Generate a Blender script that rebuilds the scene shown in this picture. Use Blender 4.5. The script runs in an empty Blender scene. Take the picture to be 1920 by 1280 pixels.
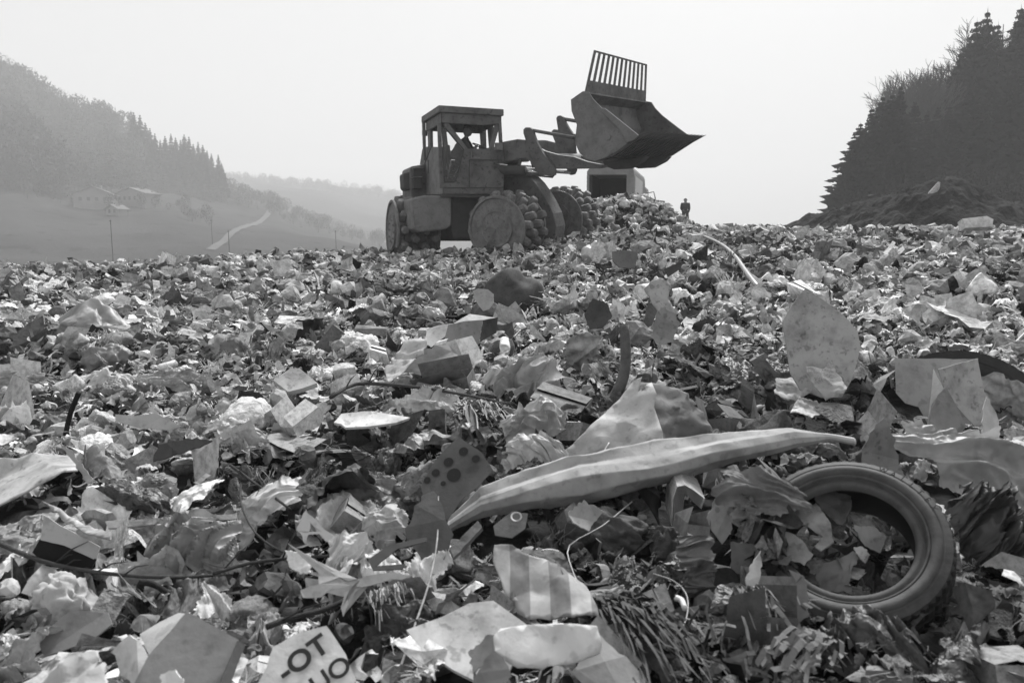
import bpy, bmesh, math, random
import numpy as np
from mathutils import Vector, Matrix, noise, Euler

R = math.radians
S = bpy.context.scene
COL = S.collection
rnd = random.Random(7)
rng = np.random.default_rng(11)

# ------------------------------------------------------------------ camera, sky, sun, exposure
FPX = 1493.0
PITCH = math.atan(170.0 / FPX)
cam_d = bpy.data.cameras.new('camera')
cam_d.sensor_width = 36.0
cam_d.lens = FPX / 1920.0 * 36.0
cam_d.clip_start = 0.05
cam_d.clip_end = 6000.0
cam_d.dof.use_dof = True
cam_d.dof.focus_distance = 6.5
cam_d.dof.aperture_fstop = 5.0
cam = bpy.data.objects.new('camera', cam_d)
cam.location = (0, 0, 0)
cam.rotation_euler = (R(90) - PITCH, 0, 0)
COL.objects.link(cam)
S.camera = cam

SUN_EL, SUN_AZ = R(48), R(18)          # azimuth measured from +Y towards +X: the sun stands behind the scene
world = bpy.data.worlds.new('World')
S.world = world
world.use_nodes = True
wn, wl = world.node_tree.nodes, world.node_tree.links
wn.clear()
sky = wn.new('ShaderNodeTexSky'); sky.sky_type = 'NISHITA'; sky.sun_disc = False
sky.sun_elevation = SUN_EL; sky.sun_rotation = SUN_AZ
sky.air_density = 1.0; sky.dust_density = 6.0; sky.ozone_density = 1.0
bw = wn.new('ShaderNodeRGBToBW')
mixc = wn.new('ShaderNodeMix'); mixc.data_type = 'RGBA'
mixc.inputs[0].default_value = 0.80          # a thick even overcast over most of the sky's own gradient
mixc.inputs[7].default_value = (8.9, 8.9, 8.9, 1)
bg = wn.new('ShaderNodeBackground'); bg.inputs[1].default_value = 0.1
wo = wn.new('ShaderNodeOutputWorld')
wl.new(sky.outputs[0], bw.inputs[0]); wl.new(bw.outputs[0], mixc.inputs[6])
# the cloud is brightest round the veiled sun, ahead of the camera, and duller overhead and behind
wtc = wn.new('ShaderNodeTexCoord'); wdot = wn.new('ShaderNodeVectorMath'); wdot.operation = 'DOT_PRODUCT'
wdot.inputs[1].default_value = (math.sin(SUN_AZ) * .93, math.cos(SUN_AZ) * .93, .36)
wmr = wn.new('ShaderNodeMapRange'); wmr.interpolation_type = 'SMOOTHSTEP'
wmr.inputs[1].default_value = -0.2; wmr.inputs[2].default_value = 0.85; wmr.inputs[3].default_value = 0.36; wmr.inputs[4].default_value = 0.585
wmul = wn.new('ShaderNodeVectorMath'); wmul.operation = 'SCALE'
wl.new(wtc.outputs['Generated'], wdot.inputs[0]); wl.new(wdot.outputs['Value'], wmr.inputs[0])
wl.new(mixc.outputs[2], wmul.inputs[0]); wl.new(wmr.outputs[0], wmul.inputs['Scale']); wl.new(wmul.outputs[0], bg.inputs[0]); wl.new(bg.outputs[0], wo.inputs[0])

sun_d = bpy.data.lights.new('sun', 'SUN'); sun_d.energy = 3.2; sun_d.angle = R(16); sun_d.color = (1, 1, 1)
sun = bpy.data.objects.new('sun', sun_d)
sdir = Vector((math.sin(SUN_AZ) * math.cos(SUN_EL), math.cos(SUN_AZ) * math.cos(SUN_EL), math.sin(SUN_EL)))
sun.rotation_euler = sdir.to_track_quat('Z', 'Y').to_euler()
sun.location = (10, 60, 60)
COL.objects.link(sun)
S.view_settings.view_transform = 'Standard'
S.view_settings.look = 'None'
S.view_settings.gamma = 1.0
S.view_settings.exposure = 0.92
S.cycles.volume_bounces = 1
S.cycles.max_bounces = 6
S.cycles.transparent_max_bounces = 8
S.cycles.volume_step_rate = 4.0

# ------------------------------------------------------------------ geometry of the view
CP, SP = math.cos(PITCH), math.sin(PITCH)
def ray(px, py):
    u = (px - 960.0) / FPX; v = (640.0 - py) / FPX
    return Vector((u, CP + v * SP, -SP + v * CP))
def at(px, py, y):
    d = ray(px, py)
    return d * (y / d.y)
def on_plane(px, py, o, n):
    d = ray(px, py)
    return d * (o.dot(n) / d.dot(n))

def sstep(a, b, t):
    t = min(1.0, max(0.0, (t - a) / (b - a)))
    return t * t * (3 - 2 * t)
CREST = [(-30, -0.6), (-15, -0.31), (-10.5, -0.25), (-7.5, -0.07), (-4.5, 0.08), (-1.5, 0.10), (0.5, 0.22), (2, 0.50), (4.5, 0.52), (8, 0.52), (13, 0.60), (30, 0.9)]
def crest(x):
    for (a, za), (b, zb) in zip(CREST, CREST[1:]):
        if x <= b:
            return za + (zb - za) * max(0, (x - a) / (b - a))
    return CREST[-1][1]
def ground(x, y):
    if y < 21:
        t = max(0.0, (y - 1.2) / 19.8)
        z = -1.10 + (crest(x * 21.0 / max(y, 6)) + 1.10) * (t ** 0.93)
    else:
        zc = crest(x * 21.0 / y)
        r = sstep(-1.0, 4.0, x * 21.0 / y)
        z = zc + (1 - r) * (-(y - 21) * 0.16) + r * ((y - 21) * 0.036 - max(0, y - 60) * 0.35)
    f = 0.5 + 0.5 * sstep(2, 6, y)
    f *= 1 - 0.75 * sstep(13, 18, y)
    z += f * (0.16 * noise.noise(Vector((x * 0.55, y * 0.5, 3.1))) + 0.07 * noise.noise(Vector((x * 1.7, y * 1.7, 9.1))))
    # the heap tipped behind the truck
    hx, hy = x - 2.9, y - 26.5
    d = math.hypot(hx / 3.3, hy / 3.6)
    if d < 1.3:
        z += 1.22 * (1 - sstep(.32, 1.12, d)) * (1 + 0.12 * noise.noise(Vector((x, y, 0))))
    z -= 0.20 * sstep(9, 17, y)
    return z
def hit(px, py, lift=0.06):
    d = ray(px, py); t = 1.0
    prev = t
    while t < 70:
        p = d * t
        if p.z < ground(p.x, p.y) + lift:
            a, b = prev, t
            for _ in range(18):
                m = (a + b) / 2; q = d * m
                if q.z < ground(q.x, q.y) + lift: b = m
                else: a = m
            return d * b
        prev = t; t += 0.02 + t * 0.01
    return d * 22.0

# ------------------------------------------------------------------ materials (a black and white world: every colour is grey)
def g4(v): return (v, v, v, 1)
MATS = {}
def material(name, tone=0.3, source=None, rough=0.8, spec=0.3, dirt=0.35, dscale=6.0, bump=0.3, bscale=30.0, wrinkle=0.0, wscale=8.0,
             metal=0.0, print_lines=False, trans=0.0, blotch=0.0, dirt_tone=0.25):
    if name in MATS: return MATS[name]
    m = bpy.data.materials.new(name); m.use_nodes = True
    n, l = m.node_tree.nodes, m.node_tree.links
    b = n['Principled BSDF']
    b.inputs['Roughness'].default_value = rough
    b.inputs['Specular IOR Level'].default_value = spec
    b.inputs['Metallic'].default_value = metal
    tc = n.new('ShaderNodeTexCoord')
    if source == 'object':
        oi = n.new('ShaderNodeObjectInfo'); base = oi.outputs['Color']
    elif source == 'attr':
        an = n.new('ShaderNodeAttribute'); an.attribute_name = 'tone'; base = an.outputs['Color']
    else:
        rgb = n.new('ShaderNodeRGB'); rgb.outputs[0].default_value = g4(tone); base = rgb.outputs[0]
    co = tc.outputs['Object']
    ns = n.new('ShaderNodeTexNoise'); ns.inputs['Scale'].default_value = dscale; ns.inputs['Detail'].default_value = 6; ns.inputs['Roughness'].default_value = 0.65
    l.new(co, ns.inputs['Vector'])
    mr = n.new('ShaderNodeMapRange'); mr.inputs[1].default_value = 0.42; mr.inputs[2].default_value = 0.72; mr.inputs[3].default_value = 0.0; mr.inputs[4].default_value = dirt
    l.new(ns.outputs['Fac'], mr.inputs[0])
    mx = n.new('ShaderNodeMix'); mx.data_type = 'RGBA'; mx.blend_type = 'MULTIPLY'
    l.new(mr.outputs[0], mx.inputs[0]); l.new(base, mx.inputs[6]); mx.inputs[7].default_value = g4(dirt_tone)
    col = mx.outputs[2]
    if blotch:
        n2 = n.new('ShaderNodeTexNoise'); n2.inputs['Scale'].default_value = dscale * 5; n2.inputs['Detail'].default_value = 5
        l.new(co, n2.inputs['Vector'])
        m2 = n.new('ShaderNodeMapRange'); m2.inputs[1].default_value = 0.58; m2.inputs[2].default_value = 0.66; m2.inputs[4].default_value = blotch
        l.new(n2.outputs['Fac'], m2.inputs[0])
        x2 = n.new('ShaderNodeMix'); x2.data_type = 'RGBA'; x2.blend_type = 'MULTIPLY'
        l.new(m2.outputs[0], x2.inputs[0]); l.new(col, x2.inputs[6]); x2.inputs[7].default_value = g4(0.3)
        col = x2.outputs[2]
    if print_lines:
        br = n.new('ShaderNodeTexBrick'); br.inputs['Scale'].default_value = 55; br.inputs['Color1'].default_value = g4(0.45); br.inputs['Color2'].default_value = g4(0.9)
        br.inputs['Mortar'].default_value = g4(1); br.inputs['Mortar Size'].default_value = 0.035; br.inputs['Brick Width'].default_value = 0.35; br.inputs['Row Height'].default_value = 0.22
        br.inputs['Bias'].default_value = -0.1
        l.new(co, br.inputs['Vector'])
        n3 = n.new('ShaderNodeTexNoise'); n3.inputs['Scale'].default_value = 5; l.new(co, n3.inputs['Vector'])
        m3 = n.new('ShaderNodeMapRange'); m3.inputs[1].default_value = 0.46; m3.inputs[2].default_value = 0.5; l.new(n3.outputs['Fac'], m3.inputs[0])
        x3 = n.new('ShaderNodeMix'); x3.data_type = 'RGBA'; x3.blend_type = 'MULTIPLY'
        l.new(m3.outputs[0], x3.inputs[0]); l.new(col, x3.inputs[6]); l.new(br.outputs['Color'], x3.inputs[7])
        col = x3.outputs[2]
    l.new(col, b.inputs['Base Color'])
    h = None
    if bump:
        bn = n.new('ShaderNodeTexNoise'); bn.inputs['Scale'].default_value = bscale; bn.inputs['Detail'].default_value = 5; l.new(co, bn.inputs['Vector'])
        bu = n.new('ShaderNodeBump'); bu.inputs['Strength'].default_value = bump; bu.inputs['Distance'].default_value = 0.4 / bscale
        l.new(bn.outputs['Fac'], bu.inputs['Height']); h = bu
    if wrinkle:
        # domain-warped voronoi ridges read as creases of film or paper
        wnz = n.new('ShaderNodeTexNoise'); wnz.inputs['Scale'].default_value = wscale * 0.6; wnz.inputs['Detail'].default_value = 2; l.new(co, wnz.inputs['Vector'])
        vm = n.new('ShaderNodeVectorMath'); vm.operation = 'MULTIPLY_ADD'; vm.inputs[1].default_value = (0.25, 0.25, 0.25)
        l.new(wnz.outputs['Color'], vm.inputs[0]); l.new(co, vm.inputs[2])
        vo = n.new('ShaderNodeTexNoise'); vo.noise_type = 'RIDGED_MULTIFRACTAL'; vo.inputs['Scale'].default_value = wscale * .55; vo.inputs['Detail'].default_value = 4; vo.inputs['Roughness'].default_value = .5; l.new(vm.outputs[0], vo.inputs['Vector'])
        wb = n.new('ShaderNodeBump'); wb.inputs['Strength'].default_value = wrinkle; wb.inputs['Distance'].default_value = 0.6 / wscale
        l.new(vo.outputs['Fac'], wb.inputs['Height'])
        if h: l.new(h.outputs[0], wb.inputs['Normal'])
        h = wb
    if h: l.new(h.outputs[0], b.inputs['Normal'])
    if trans:
        tr = n.new('ShaderNodeBsdfTranslucent'); l.new(col, tr.inputs['Color'])
        ms = n.new('ShaderNodeMixShader'); ms.inputs[0].default_value = trans
        l.new(b.outputs[0], ms.inputs[1]); l.new(tr.outputs[0], ms.inputs[2])
        l.new(ms.outputs[0], n['Material Output'].inputs['Surface'])
    MATS[name] = m
    return m
M = dict(
    paper=material('paper', source='object', rough=0.85, spec=0.2, dirt=0.85, dscale=7, wrinkle=0.6, wscale=14, bump=0.2, blotch=0.35, trans=0.08),
    newsprint=material('newsprint', source='object', rough=0.9, spec=0.1, dirt=0.7, dscale=6, wrinkle=0.3, wscale=12, print_lines=True, trans=0.08),
    film=material('film', source='object', rough=0.46, spec=0.4, dirt=0.6, dscale=5, wrinkle=0.7, wscale=11, bump=0.1, bscale=60, trans=0.2),
    card=material('card', source='object', rough=0.85, spec=0.2, dirt=0.7, dscale=5, bump=0.25, bscale=60, blotch=0.3),
    cloth=material('cloth', source='object', rough=0.95, spec=0.1, dirt=0.6, dscale=8, bump=0.5, bscale=120, wrinkle=0.4, wscale=9),
    wood=material('wood', source='object', rough=0.85, spec=0.2, dirt=0.7, dscale=14, bump=0.7, bscale=45),
    metal=material('metal_scrap', source='object', rough=0.45, spec=0.5, dirt=0.8, dscale=9, bump=0.15, metal=0.5),
    hard=material('hard_plastic', source='object', rough=0.4, spec=0.5, dirt=0.5, dscale=9, bump=0.1),
    mush=material('mush', source='object', rough=0.8, spec=0.35, dirt=0.8, dscale=16, bump=1.0, bscale=50),
    ink=material('ink', tone=0.02, rough=0.7, dirt=0.0, bump=0),
    litter=material('litter_mix', source='attr', rough=0.75, spec=0.3, dirt=0.8, dscale=14, wrinkle=0.6, wscale=16, bump=0.3, bscale=70, blotch=0.4),
    soil=material('rubbish_soil', tone=0.03, rough=0.95, spec=0.1, dirt=0.7, dscale=5, bump=1.0, bscale=25),
    earth=material('dark_earth', tone=0.045, rough=1.0, spec=0.05, dirt=0.7, dscale=1.6, bump=1.0, bscale=5),
    rubber=material('rubber', tone=0.075, rough=0.72, spec=0.35, dirt=0.9, dscale=9, bump=0.25, bscale=80, blotch=0.3),
    rubber_dark=material('rubber_dark', tone=0.03, rough=0.8, spec=0.3, dirt=0.5, dscale=9, bump=0.3, bscale=60),
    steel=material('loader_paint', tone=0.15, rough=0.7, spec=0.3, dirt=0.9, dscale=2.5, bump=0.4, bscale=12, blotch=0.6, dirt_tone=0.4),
    steel_lit=material('loader_paint_lit', tone=0.2, rough=0.75, spec=0.25, dirt=0.5, dscale=4, bump=0.2, bscale=12, blotch=0.3),  # lighter copy of the loader paint: light on the lit panels put into the tone
    steel_dark=material('loader_dark_and_shaded', tone=0.075, rough=0.8, spec=0.2, dirt=0.4, dscale=4, bump=0.2, bscale=12),  # dark fittings, and the shade of joint and underside put into the tone
    drum=material('worn_drum_steel', tone=0.2, rough=0.7, spec=0.3, dirt=0.7, dscale=5, bump=0.5, bscale=18, blotch=0.5),
    chrome=material('piston_rod', tone=0.55, rough=0.25, spec=0.6, dirt=0.2, metal=0.8, bump=0),
    glass=None,
    meadow=material('meadow_turf', tone=0.065, rough=1.0, spec=0.0, dirt=1.0, dscale=0.03, blotch=.7, bump=0.5, bscale=1.0, dirt_tone=0.55),
    woodfloor=material('wooded_slope', tone=0.04, rough=1.0, spec=0.0, dirt=0.6, dscale=0.1, bump=0.5, bscale=1.0),
    roadm=material('pale_road', tone=0.125, rough=0.95, spec=0.1, dirt=0.3, dscale=0.5, bump=0.1, bscale=4),
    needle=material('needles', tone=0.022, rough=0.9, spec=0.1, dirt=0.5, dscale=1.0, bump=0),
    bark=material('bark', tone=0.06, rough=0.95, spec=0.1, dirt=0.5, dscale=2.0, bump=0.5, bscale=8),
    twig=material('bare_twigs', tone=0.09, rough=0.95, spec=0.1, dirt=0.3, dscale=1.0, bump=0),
    plaster=material('plaster', tone=0.25, rough=0.9, spec=0.1, dirt=0.2, dscale=0.5, bump=0),
    rooftile=material('roof_tiles', tone=0.16, rough=0.9, spec=0.1, dirt=0.3, dscale=0.8, bump=0.2),
    pane=material('dark_pane', tone=0.05, rough=0.2, spec=0.5, dirt=0, bump=0),
    jacket=material('work_jacket', tone=0.06, rough=0.95, spec=0.1, dirt=0.4, dscale=5, bump=0.4, bscale=30),
    skin=material('skin', tone=0.14, rough=0.6, spec=0.3, dirt=0.2, dscale=5, bump=0),
    van=material('truck_paint', tone=0.24, rough=0.55, spec=0.4, dirt=0.5, dscale=2, bump=0.1),
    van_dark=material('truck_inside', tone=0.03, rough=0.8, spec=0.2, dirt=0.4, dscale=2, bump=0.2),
    van_white=material('truck_white', tone=0.55, rough=0.5, spec=0.4, dirt=0.3, dscale=2, bump=0),
)
def glass_mat():
    m = bpy.data.materials.new('cab_glass'); m.use_nodes = True
    n, l = m.node_tree.nodes, m.node_tree.links
    n.remove(n['Principled BSDF'])
    t = n.new('ShaderNodeBsdfTransparent'); t.inputs[0].default_value = g4(0.93)
    g = n.new('ShaderNodeBsdfGlossy'); g.inputs['Roughness'].default_value = 0.05
    x = n.new('ShaderNodeMixShader'); x.inputs[0].default_value = 0.05
    l.new(t.outputs[0], x.inputs[1]); l.new(g.outputs[0], x.inputs[2]); l.new(x.outputs[0], n['Material Output'].inputs['Surface'])
    return m
M['glass'] = glass_mat()

# ------------------------------------------------------------------ object helpers
def tag(o, label=None, cat=None, group=None, kind=None):
    if label: o['label'] = label
    if cat: o['category'] = cat
    if group: o['group'] = group
    if kind: o['kind'] = kind
    return o
def mesh_obj(name, V, F, m, parent=None, smooth=False, tone=None, link=True):
    me = bpy.data.meshes.new(name)
    me.from_pydata([tuple(v) for v in V], [], [tuple(f) for f in F]); me.update()
    if smooth: me.polygons.foreach_set('use_smooth', [True] * len(me.polygons))
    me.materials.append(m)
    o = bpy.data.objects.new(name, me)
    COL.objects.link(o)
    if parent: o.parent = parent
    if tone is not None: o.color = g4(tone)
    return o
def bm_obj(name, bm, m, parent=None, smooth=False, tone=None):
    me = bpy.data.meshes.new(name)
    bmesh.ops.recalc_face_normals(bm, faces=bm.faces)
    bm.to_mesh(me); bm.free()
    if smooth: me.polygons.foreach_set('use_smooth', [True] * len(me.polygons))
    me.materials.append(m)
    o = bpy.data.objects.new(name, me); COL.objects.link(o)
    if parent: o.parent = parent
    if tone is not None: o.color = g4(tone)
    return o
def empty(name, loc, label, cat, group=None):
    o = bpy.data.objects.new(name, None); o.empty_display_size = 0.2
    o.location = loc; COL.objects.link(o)
    return tag(o, label, cat, group)
class MB:
    """collects verts and faces of one mesh"""
    def __init__(s): s.V = []; s.F = []
    def add(s, V, F):
        k = len(s.V); s.V += [Vector(v) for v in V]; s.F += [tuple(i + k for i in f) for f in F]; return s
    def box(s, c, ax, ay, az):
        """c centre; ax ay az half vectors"""
        c = Vector(c)
        P = [c + ax * i + ay * j + az * k for i in (-1, 1) for j in (-1, 1) for k in (-1, 1)]
        return s.add(P, [(0, 1, 3, 2), (4, 6, 7, 5), (0, 4, 5, 1), (2, 3, 7, 6), (0, 2, 6, 4), (1, 5, 7, 3)])
    def prism(s, P, d):
        n = len(P); d = Vector(d)
        V = [Vector(p) for p in P] + [Vector(p) + d for p in P]
        F = [tuple(range(n)), tuple(range(2 * n - 1, n - 1, -1))] + [(i, i + n, (i + 1) % n + n, (i + 1) % n) for i in range(n)]
        return s.add(V, F)
    def tube(s, pts, rad, n=8, cap=True):
        pts = [Vector(p) for p in pts]
        if not hasattr(rad, '__len__'): rad = [rad] * len(pts)
        V, F = [], []
        t0 = (pts[1] - pts[0]).normalized()
        a = t0.orthogonal().normalized()
        for i, p in enumerate(pts):
            t = (pts[min(i + 1, len(pts) - 1)] - pts[max(i - 1, 0)])
            t = t.normalized() if t.length > 1e-9 else t0
            a = (a - t * a.dot(t)); a = a.normalized() if a.length > 1e-6 else t.orthogonal().normalized()
            b = t.cross(a)
            for k in range(n):
                th = 2 * math.pi * k / n
                V.append(p + (a * math.cos(th) + b * math.sin(th)) * rad[i])
        for i in range(len(pts) - 1):
            for k in range(n):
                F.append((i * n + k, i * n + (k + 1) % n, (i + 1) * n + (k + 1) % n, (i + 1) * n + k))
        if cap:
            F.append(tuple(range(n - 1, -1, -1))); F.append(tuple(range((len(pts) - 1) * n, len(pts) * n)))
        return s.add(V, F)
    def lathe(s, o, ax, prof, n=32):
        """prof: (distance along axis, radius); closed when the ends meet"""
        o = Vector(o); ax = Vector(ax).normalized(); a = ax.orthogonal().normalized(); b = ax.cross(a)
        V, F = [], []
        for (h, r) in prof:
            for k in range(n):
                th = 2 * math.pi * k / n
                V.append(o + ax * h + (a * math.cos(th) + b * math.sin(th)) * r)
        for i in range(len(prof) - 1):
            for k in range(n):
                F.append((i * n + k, i * n + (k + 1) % n, (i + 1) * n + (k + 1) % n, (i + 1) * n + k))
        return s.add(V, F)
    def obj(s, name, m, parent=None, smooth=False, tone=None, bevel=0.0):
        o = mesh_obj(name, s.V, s.F, m, parent, smooth, tone)
        bm = bmesh.new(); bm.from_mesh(o.data); bmesh.ops.recalc_face_normals(bm, faces=bm.faces); bm.to_mesh(o.data); bm.free()
        if bevel:
            md = o.modifiers.new('bevel', 'BEVEL'); md.width = bevel; md.segments = 2; md.limit_method = 'ANGLE'
        return o
LANDMARKS = []          # (phrase, position) for the labels of the smaller pieces
def landmark(phrase, p): LANDMARKS.append((phrase, Vector(p)))

# ------------------------------------------------------------------ the setting
def world_parts(root):
    inv = Matrix.Translation(root.location).inverted()
    for ch in root.children:
        ch.matrix_parent_inverse = inv
def grid_mesh(xs_fn, ys, n, hfn, name, m, kind='structure'):
    V, F = [], []
    for y in ys:
        for i in range(n + 1):
            x = xs_fn(y, i / n)
            V.append((x, y, hfn(x, y)))
    for j in range(len(ys) - 1):
        for i in range(n):
            a = j * (n + 1) + i
            F.append((a, a + 1, a + n + 2, a + n + 1))
    o = mesh_obj(name, V, F, m, smooth=True)
    o['kind'] = kind
    return o
ys = [-3, -1.5, -0.5, 0.3]
y = 0.9
while y < 66:
    ys.append(y); y += 0.05 + y * 0.018
def soilh(x, y):
    return ground(x, max(y, 0.9)) - 0.05 + 0.05 * noise.fractal(Vector((x * 5, y * 5, 0)), 0.8, 2.0, 4)
grid_mesh(lambda y, t: (t - 0.5) * 2 * (0.95 * max(y, 0) + 3.0), ys, 190, soilh, 'ground', M['soil'])

DEP = [40, 60, 80, 120, 200, 300, 400, 480, 600, 1000, 1350]
TAB = {
    -900: [560, 560, 555, 530, 470, 350, 220, 110, 160, 300, 340],
    0:    [560, 560, 555, 530, 478, 350, 235, 155, 200, 350, 352],
    200:  [560, 560, 555, 530, 482, 392, 330, 258, 290, 350, 352],
    300:  [560, 560, 555, 530, 482, 402, 358, 322, 340, 350, 352],
    430:  [560, 560, 555, 530, 484, 430, 388, 356, 366, 347, 350],
    500:  [560, 560, 555, 530, 486, 440, 402, 378, 388, 347, 352],
    600:  [560, 560, 555, 530, 488, 456, 432, 418, 418, 353, 358],
    700:  [560, 560, 555, 530, 492, 472, 464, 456, 454, 366, 368],
    780:  [560, 560, 555, 530, 502, 492, 486, 480, 476, 388, 388],
    1000: [560, 560, 550, 530, 520, 520, 515, 510, 500, 445, 440],
    1450: [560, 500, 500, 510, 520, 520, 515, 510, 500, 455, 450],
    1560: [540, 445, 408, 402, 425, 445, 450, 450, 450, 450, 450],
    1700: [540, 430, 392, 350, 330, 350, 400, 430, 450, 450, 450],
    1920: [540, 420, 372, 270, 190, 200, 260, 300, 350, 400, 420],
    3000: [540, 420, 360, 240, 150, 170, 240, 300, 350, 400, 420],
}
TK = sorted(TAB)
def land(x, y):
    y = max(y, 40.0)
    px = 960 + FPX * x / y
    px = min(max(px, TK[0]), TK[-1] - 1e-3)
    for a, b in zip(TK, TK[1:]):
        if px < b: break
    t = (px - a) / (b - a); t = t * t * (3 - 2 * t)
    yy = min(y, 1349.0)
    for k in range(len(DEP) - 1):
        if yy < DEP[k + 1]: break
    s = (yy - DEP[k]) / (DEP[k + 1] - DEP[k])
    za = [(470 - TAB[a][k + q]) / FPX * DEP[k + q] for q in (0, 1)]
    zb = [(470 - TAB[b][k + q]) / FPX * DEP[k + q] for q in (0, 1)]
    z = (za[0] * (1 - s) + za[1] * s) * (1 - t) + (zb[0] * (1 - s) + zb[1] * s) * t
    return z + 0.012 * y * noise.noise(Vector((x * 0.012, y * 0.012, 5))) * sstep(120, 300, y)
ys = [-60, 0, 38]; y = 40
while y < 1350:
    ys.append(y); y *= 1.022
def hillh(x, y):
    return land(x, y) + (noise.noise(Vector((x * .08, y * .08, 0))) * 0.6 if y > 80 else 0)
grid_mesh(lambda y, t: (t - 0.5) * 2 * (1.25 * max(y, 0) + 70.0), ys, 150, lambda x, y: (-5.5 if y < 40 else hillh(x, y)), 'hills', M['meadow'])

# pale road on the valley side
def land_at(px, py_guess, y):
    x = (px - 960) / FPX * y
    return Vector((x, y, land(x, y)))
rp = [(398, 225), (425, 250), (452, 285), (478, 330), (502, 385), (512, 420)]
V, F = [], []
for i in range(41):
    t = i / 40 * (len(rp) - 1); k = min(int(t), len(rp) - 2); s = t - k
    px = rp[k][0] * (1 - s) + rp[k + 1][0] * s; yy = rp[k][1] * (1 - s) + rp[k + 1][1] * s
    c = land_at(px, 0, yy)
    for q in (-1, -0.33, .33, 1):
        x = c.x + q * 1.35; V.append((x, yy, hillh(x, yy) + 0.35))
    if i: 
        for q in range(3): F.append(((i - 1) * 4 + q, (i - 1) * 4 + q + 1, i * 4 + q + 1, i * 4 + q))
o = mesh_obj('road', V, F, M['roadm']); o['kind'] = 'structure'

# dark dirt mounds beside the wood
def mound(name, label, cx, cy, rx, ry, h, seed, m):
    V, F = [], []; n = 60; z0 = ground(cx, cy) - 0.3
    for j in range(n + 1):
        for i in range(n + 1):
            u, v = i / n * 2 - 1, j / n * 2 - 1
            d = math.hypot(u, v)
            x, y = cx + u * rx, cy + v * ry
            b = max(0, 1 - d) ** 0.8 * h if d < 1 else -0.5
            b *= 1 + 0.35 * noise.noise(Vector((x * .45 + seed, y * .45, 0)))
            if d < 0.97: b += 0.22 * noise.fractal(Vector((x * 1.6, y * 1.6, seed)), 0.9, 2.0, 5)
            V.append((x, y, z0 + b))
    for j in range(n):
        for i in range(n):
            a = j * (n + 1) + i; F.append((a, a + 1, a + n + 2, a + n + 1))
    o = mesh_obj(name, V, F, m, smooth=False)
    return tag(o, label, 'dirt mound')
q = at(1745, 380, 33); mound('dirt_mound', 'tall pile of dark earth before the wood, a pale stump stuck in it', q.x + .3, 33, 4.6, 3.8, 2.55, 3, M['earth'])
q = at(1640, 400, 35); mound('dirt_mound', 'low dark earth bank sloping down beside the taller earth pile', q.x - .3, 35, 4.3, 3.4, 1.75, 8, M['earth'])
q = at(1850, 430, 36); mound('dirt_mound', 'dark earth bank under the trees at the edge of the dump', q.x + 2, 37, 6.5, 3.8, 1.35, 5, M['earth'])

# stump plank on the mound
b0 = at(1745, 372, 31.5)
mb = MB(); mb.tube([b0 + Vector((-.12, 0, -.2)), b0 + Vector((.0, 0, .1)), b0 + Vector((.22, 0, .42)), b0 + Vector((.30, 0.02, .62))], [.16, .17, .12, .05], 7)
tag(mb.obj('stump', M['wood'], tone=.42), 'pale splintered stump sticking up from the tall dirt pile', 'stump')

# utility poles on the slope below the rubbish
for (px, top, bot, yy, lab) in [(207, 412, 500, 150, 'tall dark pole on the meadow below the two farmhouses'), (428, 432, 500, 190, 'dark pole standing where the pale road begins'),
                                (396, 412, 475, 240, 'faint pole in front of the pale road'), (629, 432, 500, 230, 'faint thin pole in the haze between road and loader'),
                                (144, 402, 440, 290, 'faint short pole on the meadow beside the white house'),]:
    p0 = at(px, top, yy)
    zb = land(p0.x, yy)
    root = empty('utility_pole', (p0.x, yy, zb), lab, 'pole', 'poles on the slope')
    mb = MB(); r = 0.00028 * yy * (2.0 if yy < 200 else 1.6)
    mb.tube([Vector((p0.x + .1, yy, zb - 1)), Vector((p0.x, yy, p0.z))], [r * 1.25, r * .8], 8)
    mb.obj('post', M['bark'], root)
    mb = MB(); mb.box((p0.x, yy - r, p0.z - .25), Vector((r * 2.2, 0, 0)), Vector((0, r * .6, 0)), Vector((0, 0, .08)))
    mb.obj('crossarm', M['bark'], root)
    world_parts(root)

# houses
def house(px, yy, w, dep, h, rh, ang, label, nwin):
    c = land_at(px, 0, yy); c.z += 0.3
    root = empty('farmhouse', c, label, 'house')
    ax = Vector((math.cos(ang), math.sin(ang), 0)); ay = Vector((-math.sin(ang), math.cos(ang), 0)); az = Vector((0, 0, 1))
    mb = MB(); P = [c - ax * w / 2 - az * 4, c + ax * w / 2 - az * 4, c + ax * w / 2 + az * h, c + az * (h + rh), c - ax * w / 2 + az * h]
    mb.prism([p - ay * dep / 2 for p in P], ay * dep); mb.obj('wall', M['plaster'], root)
    mb = MB()
    for s in (-1, 1):
        e = c + ax * s * (w / 2 + .7) + az * (h - rh * 1.4 / w); a = c + az * (h + rh)
        nrm = Vector((0, 0, .35))
        mb.prism([e - ay * (dep / 2 + .7) + az * .05, a - ay * (dep / 2 + .7) + az * .05, a + az * .4 - ay * (dep / 2 + .7), e + az * .4 - ay * (dep / 2 + .7)], ay * (dep + 1.4))
    rf = mb.obj('roof', M['rooftile'], root)
    mb = MB(); mb.box(c + ax * w * .15 + az * (h + rh) , ax * .4, ay * .4, az * .9); mb.obj('chimney', M['plaster'], rf)
    for k in range(nwin):
        x = (k + .5) / nwin - .5
        mb = MB(); mb.box(c + ax * x * w * .85 - ay * (dep / 2 + .03) + az * (h * .62), ax * .55, ay * .04, az * .65)
        mb.obj('window', M['pane'], root)
    world_parts(root)
house(190, 302, 13, 9, 4.6, 2.6, R(14), 'pale gabled farmhouse with dark windows below the wooded hill', 4)
house(268, 318, 15, 8, 4.0, 2.2, R(-20), 'second farmhouse with a long low roof beside the gabled one', 5)
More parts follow.
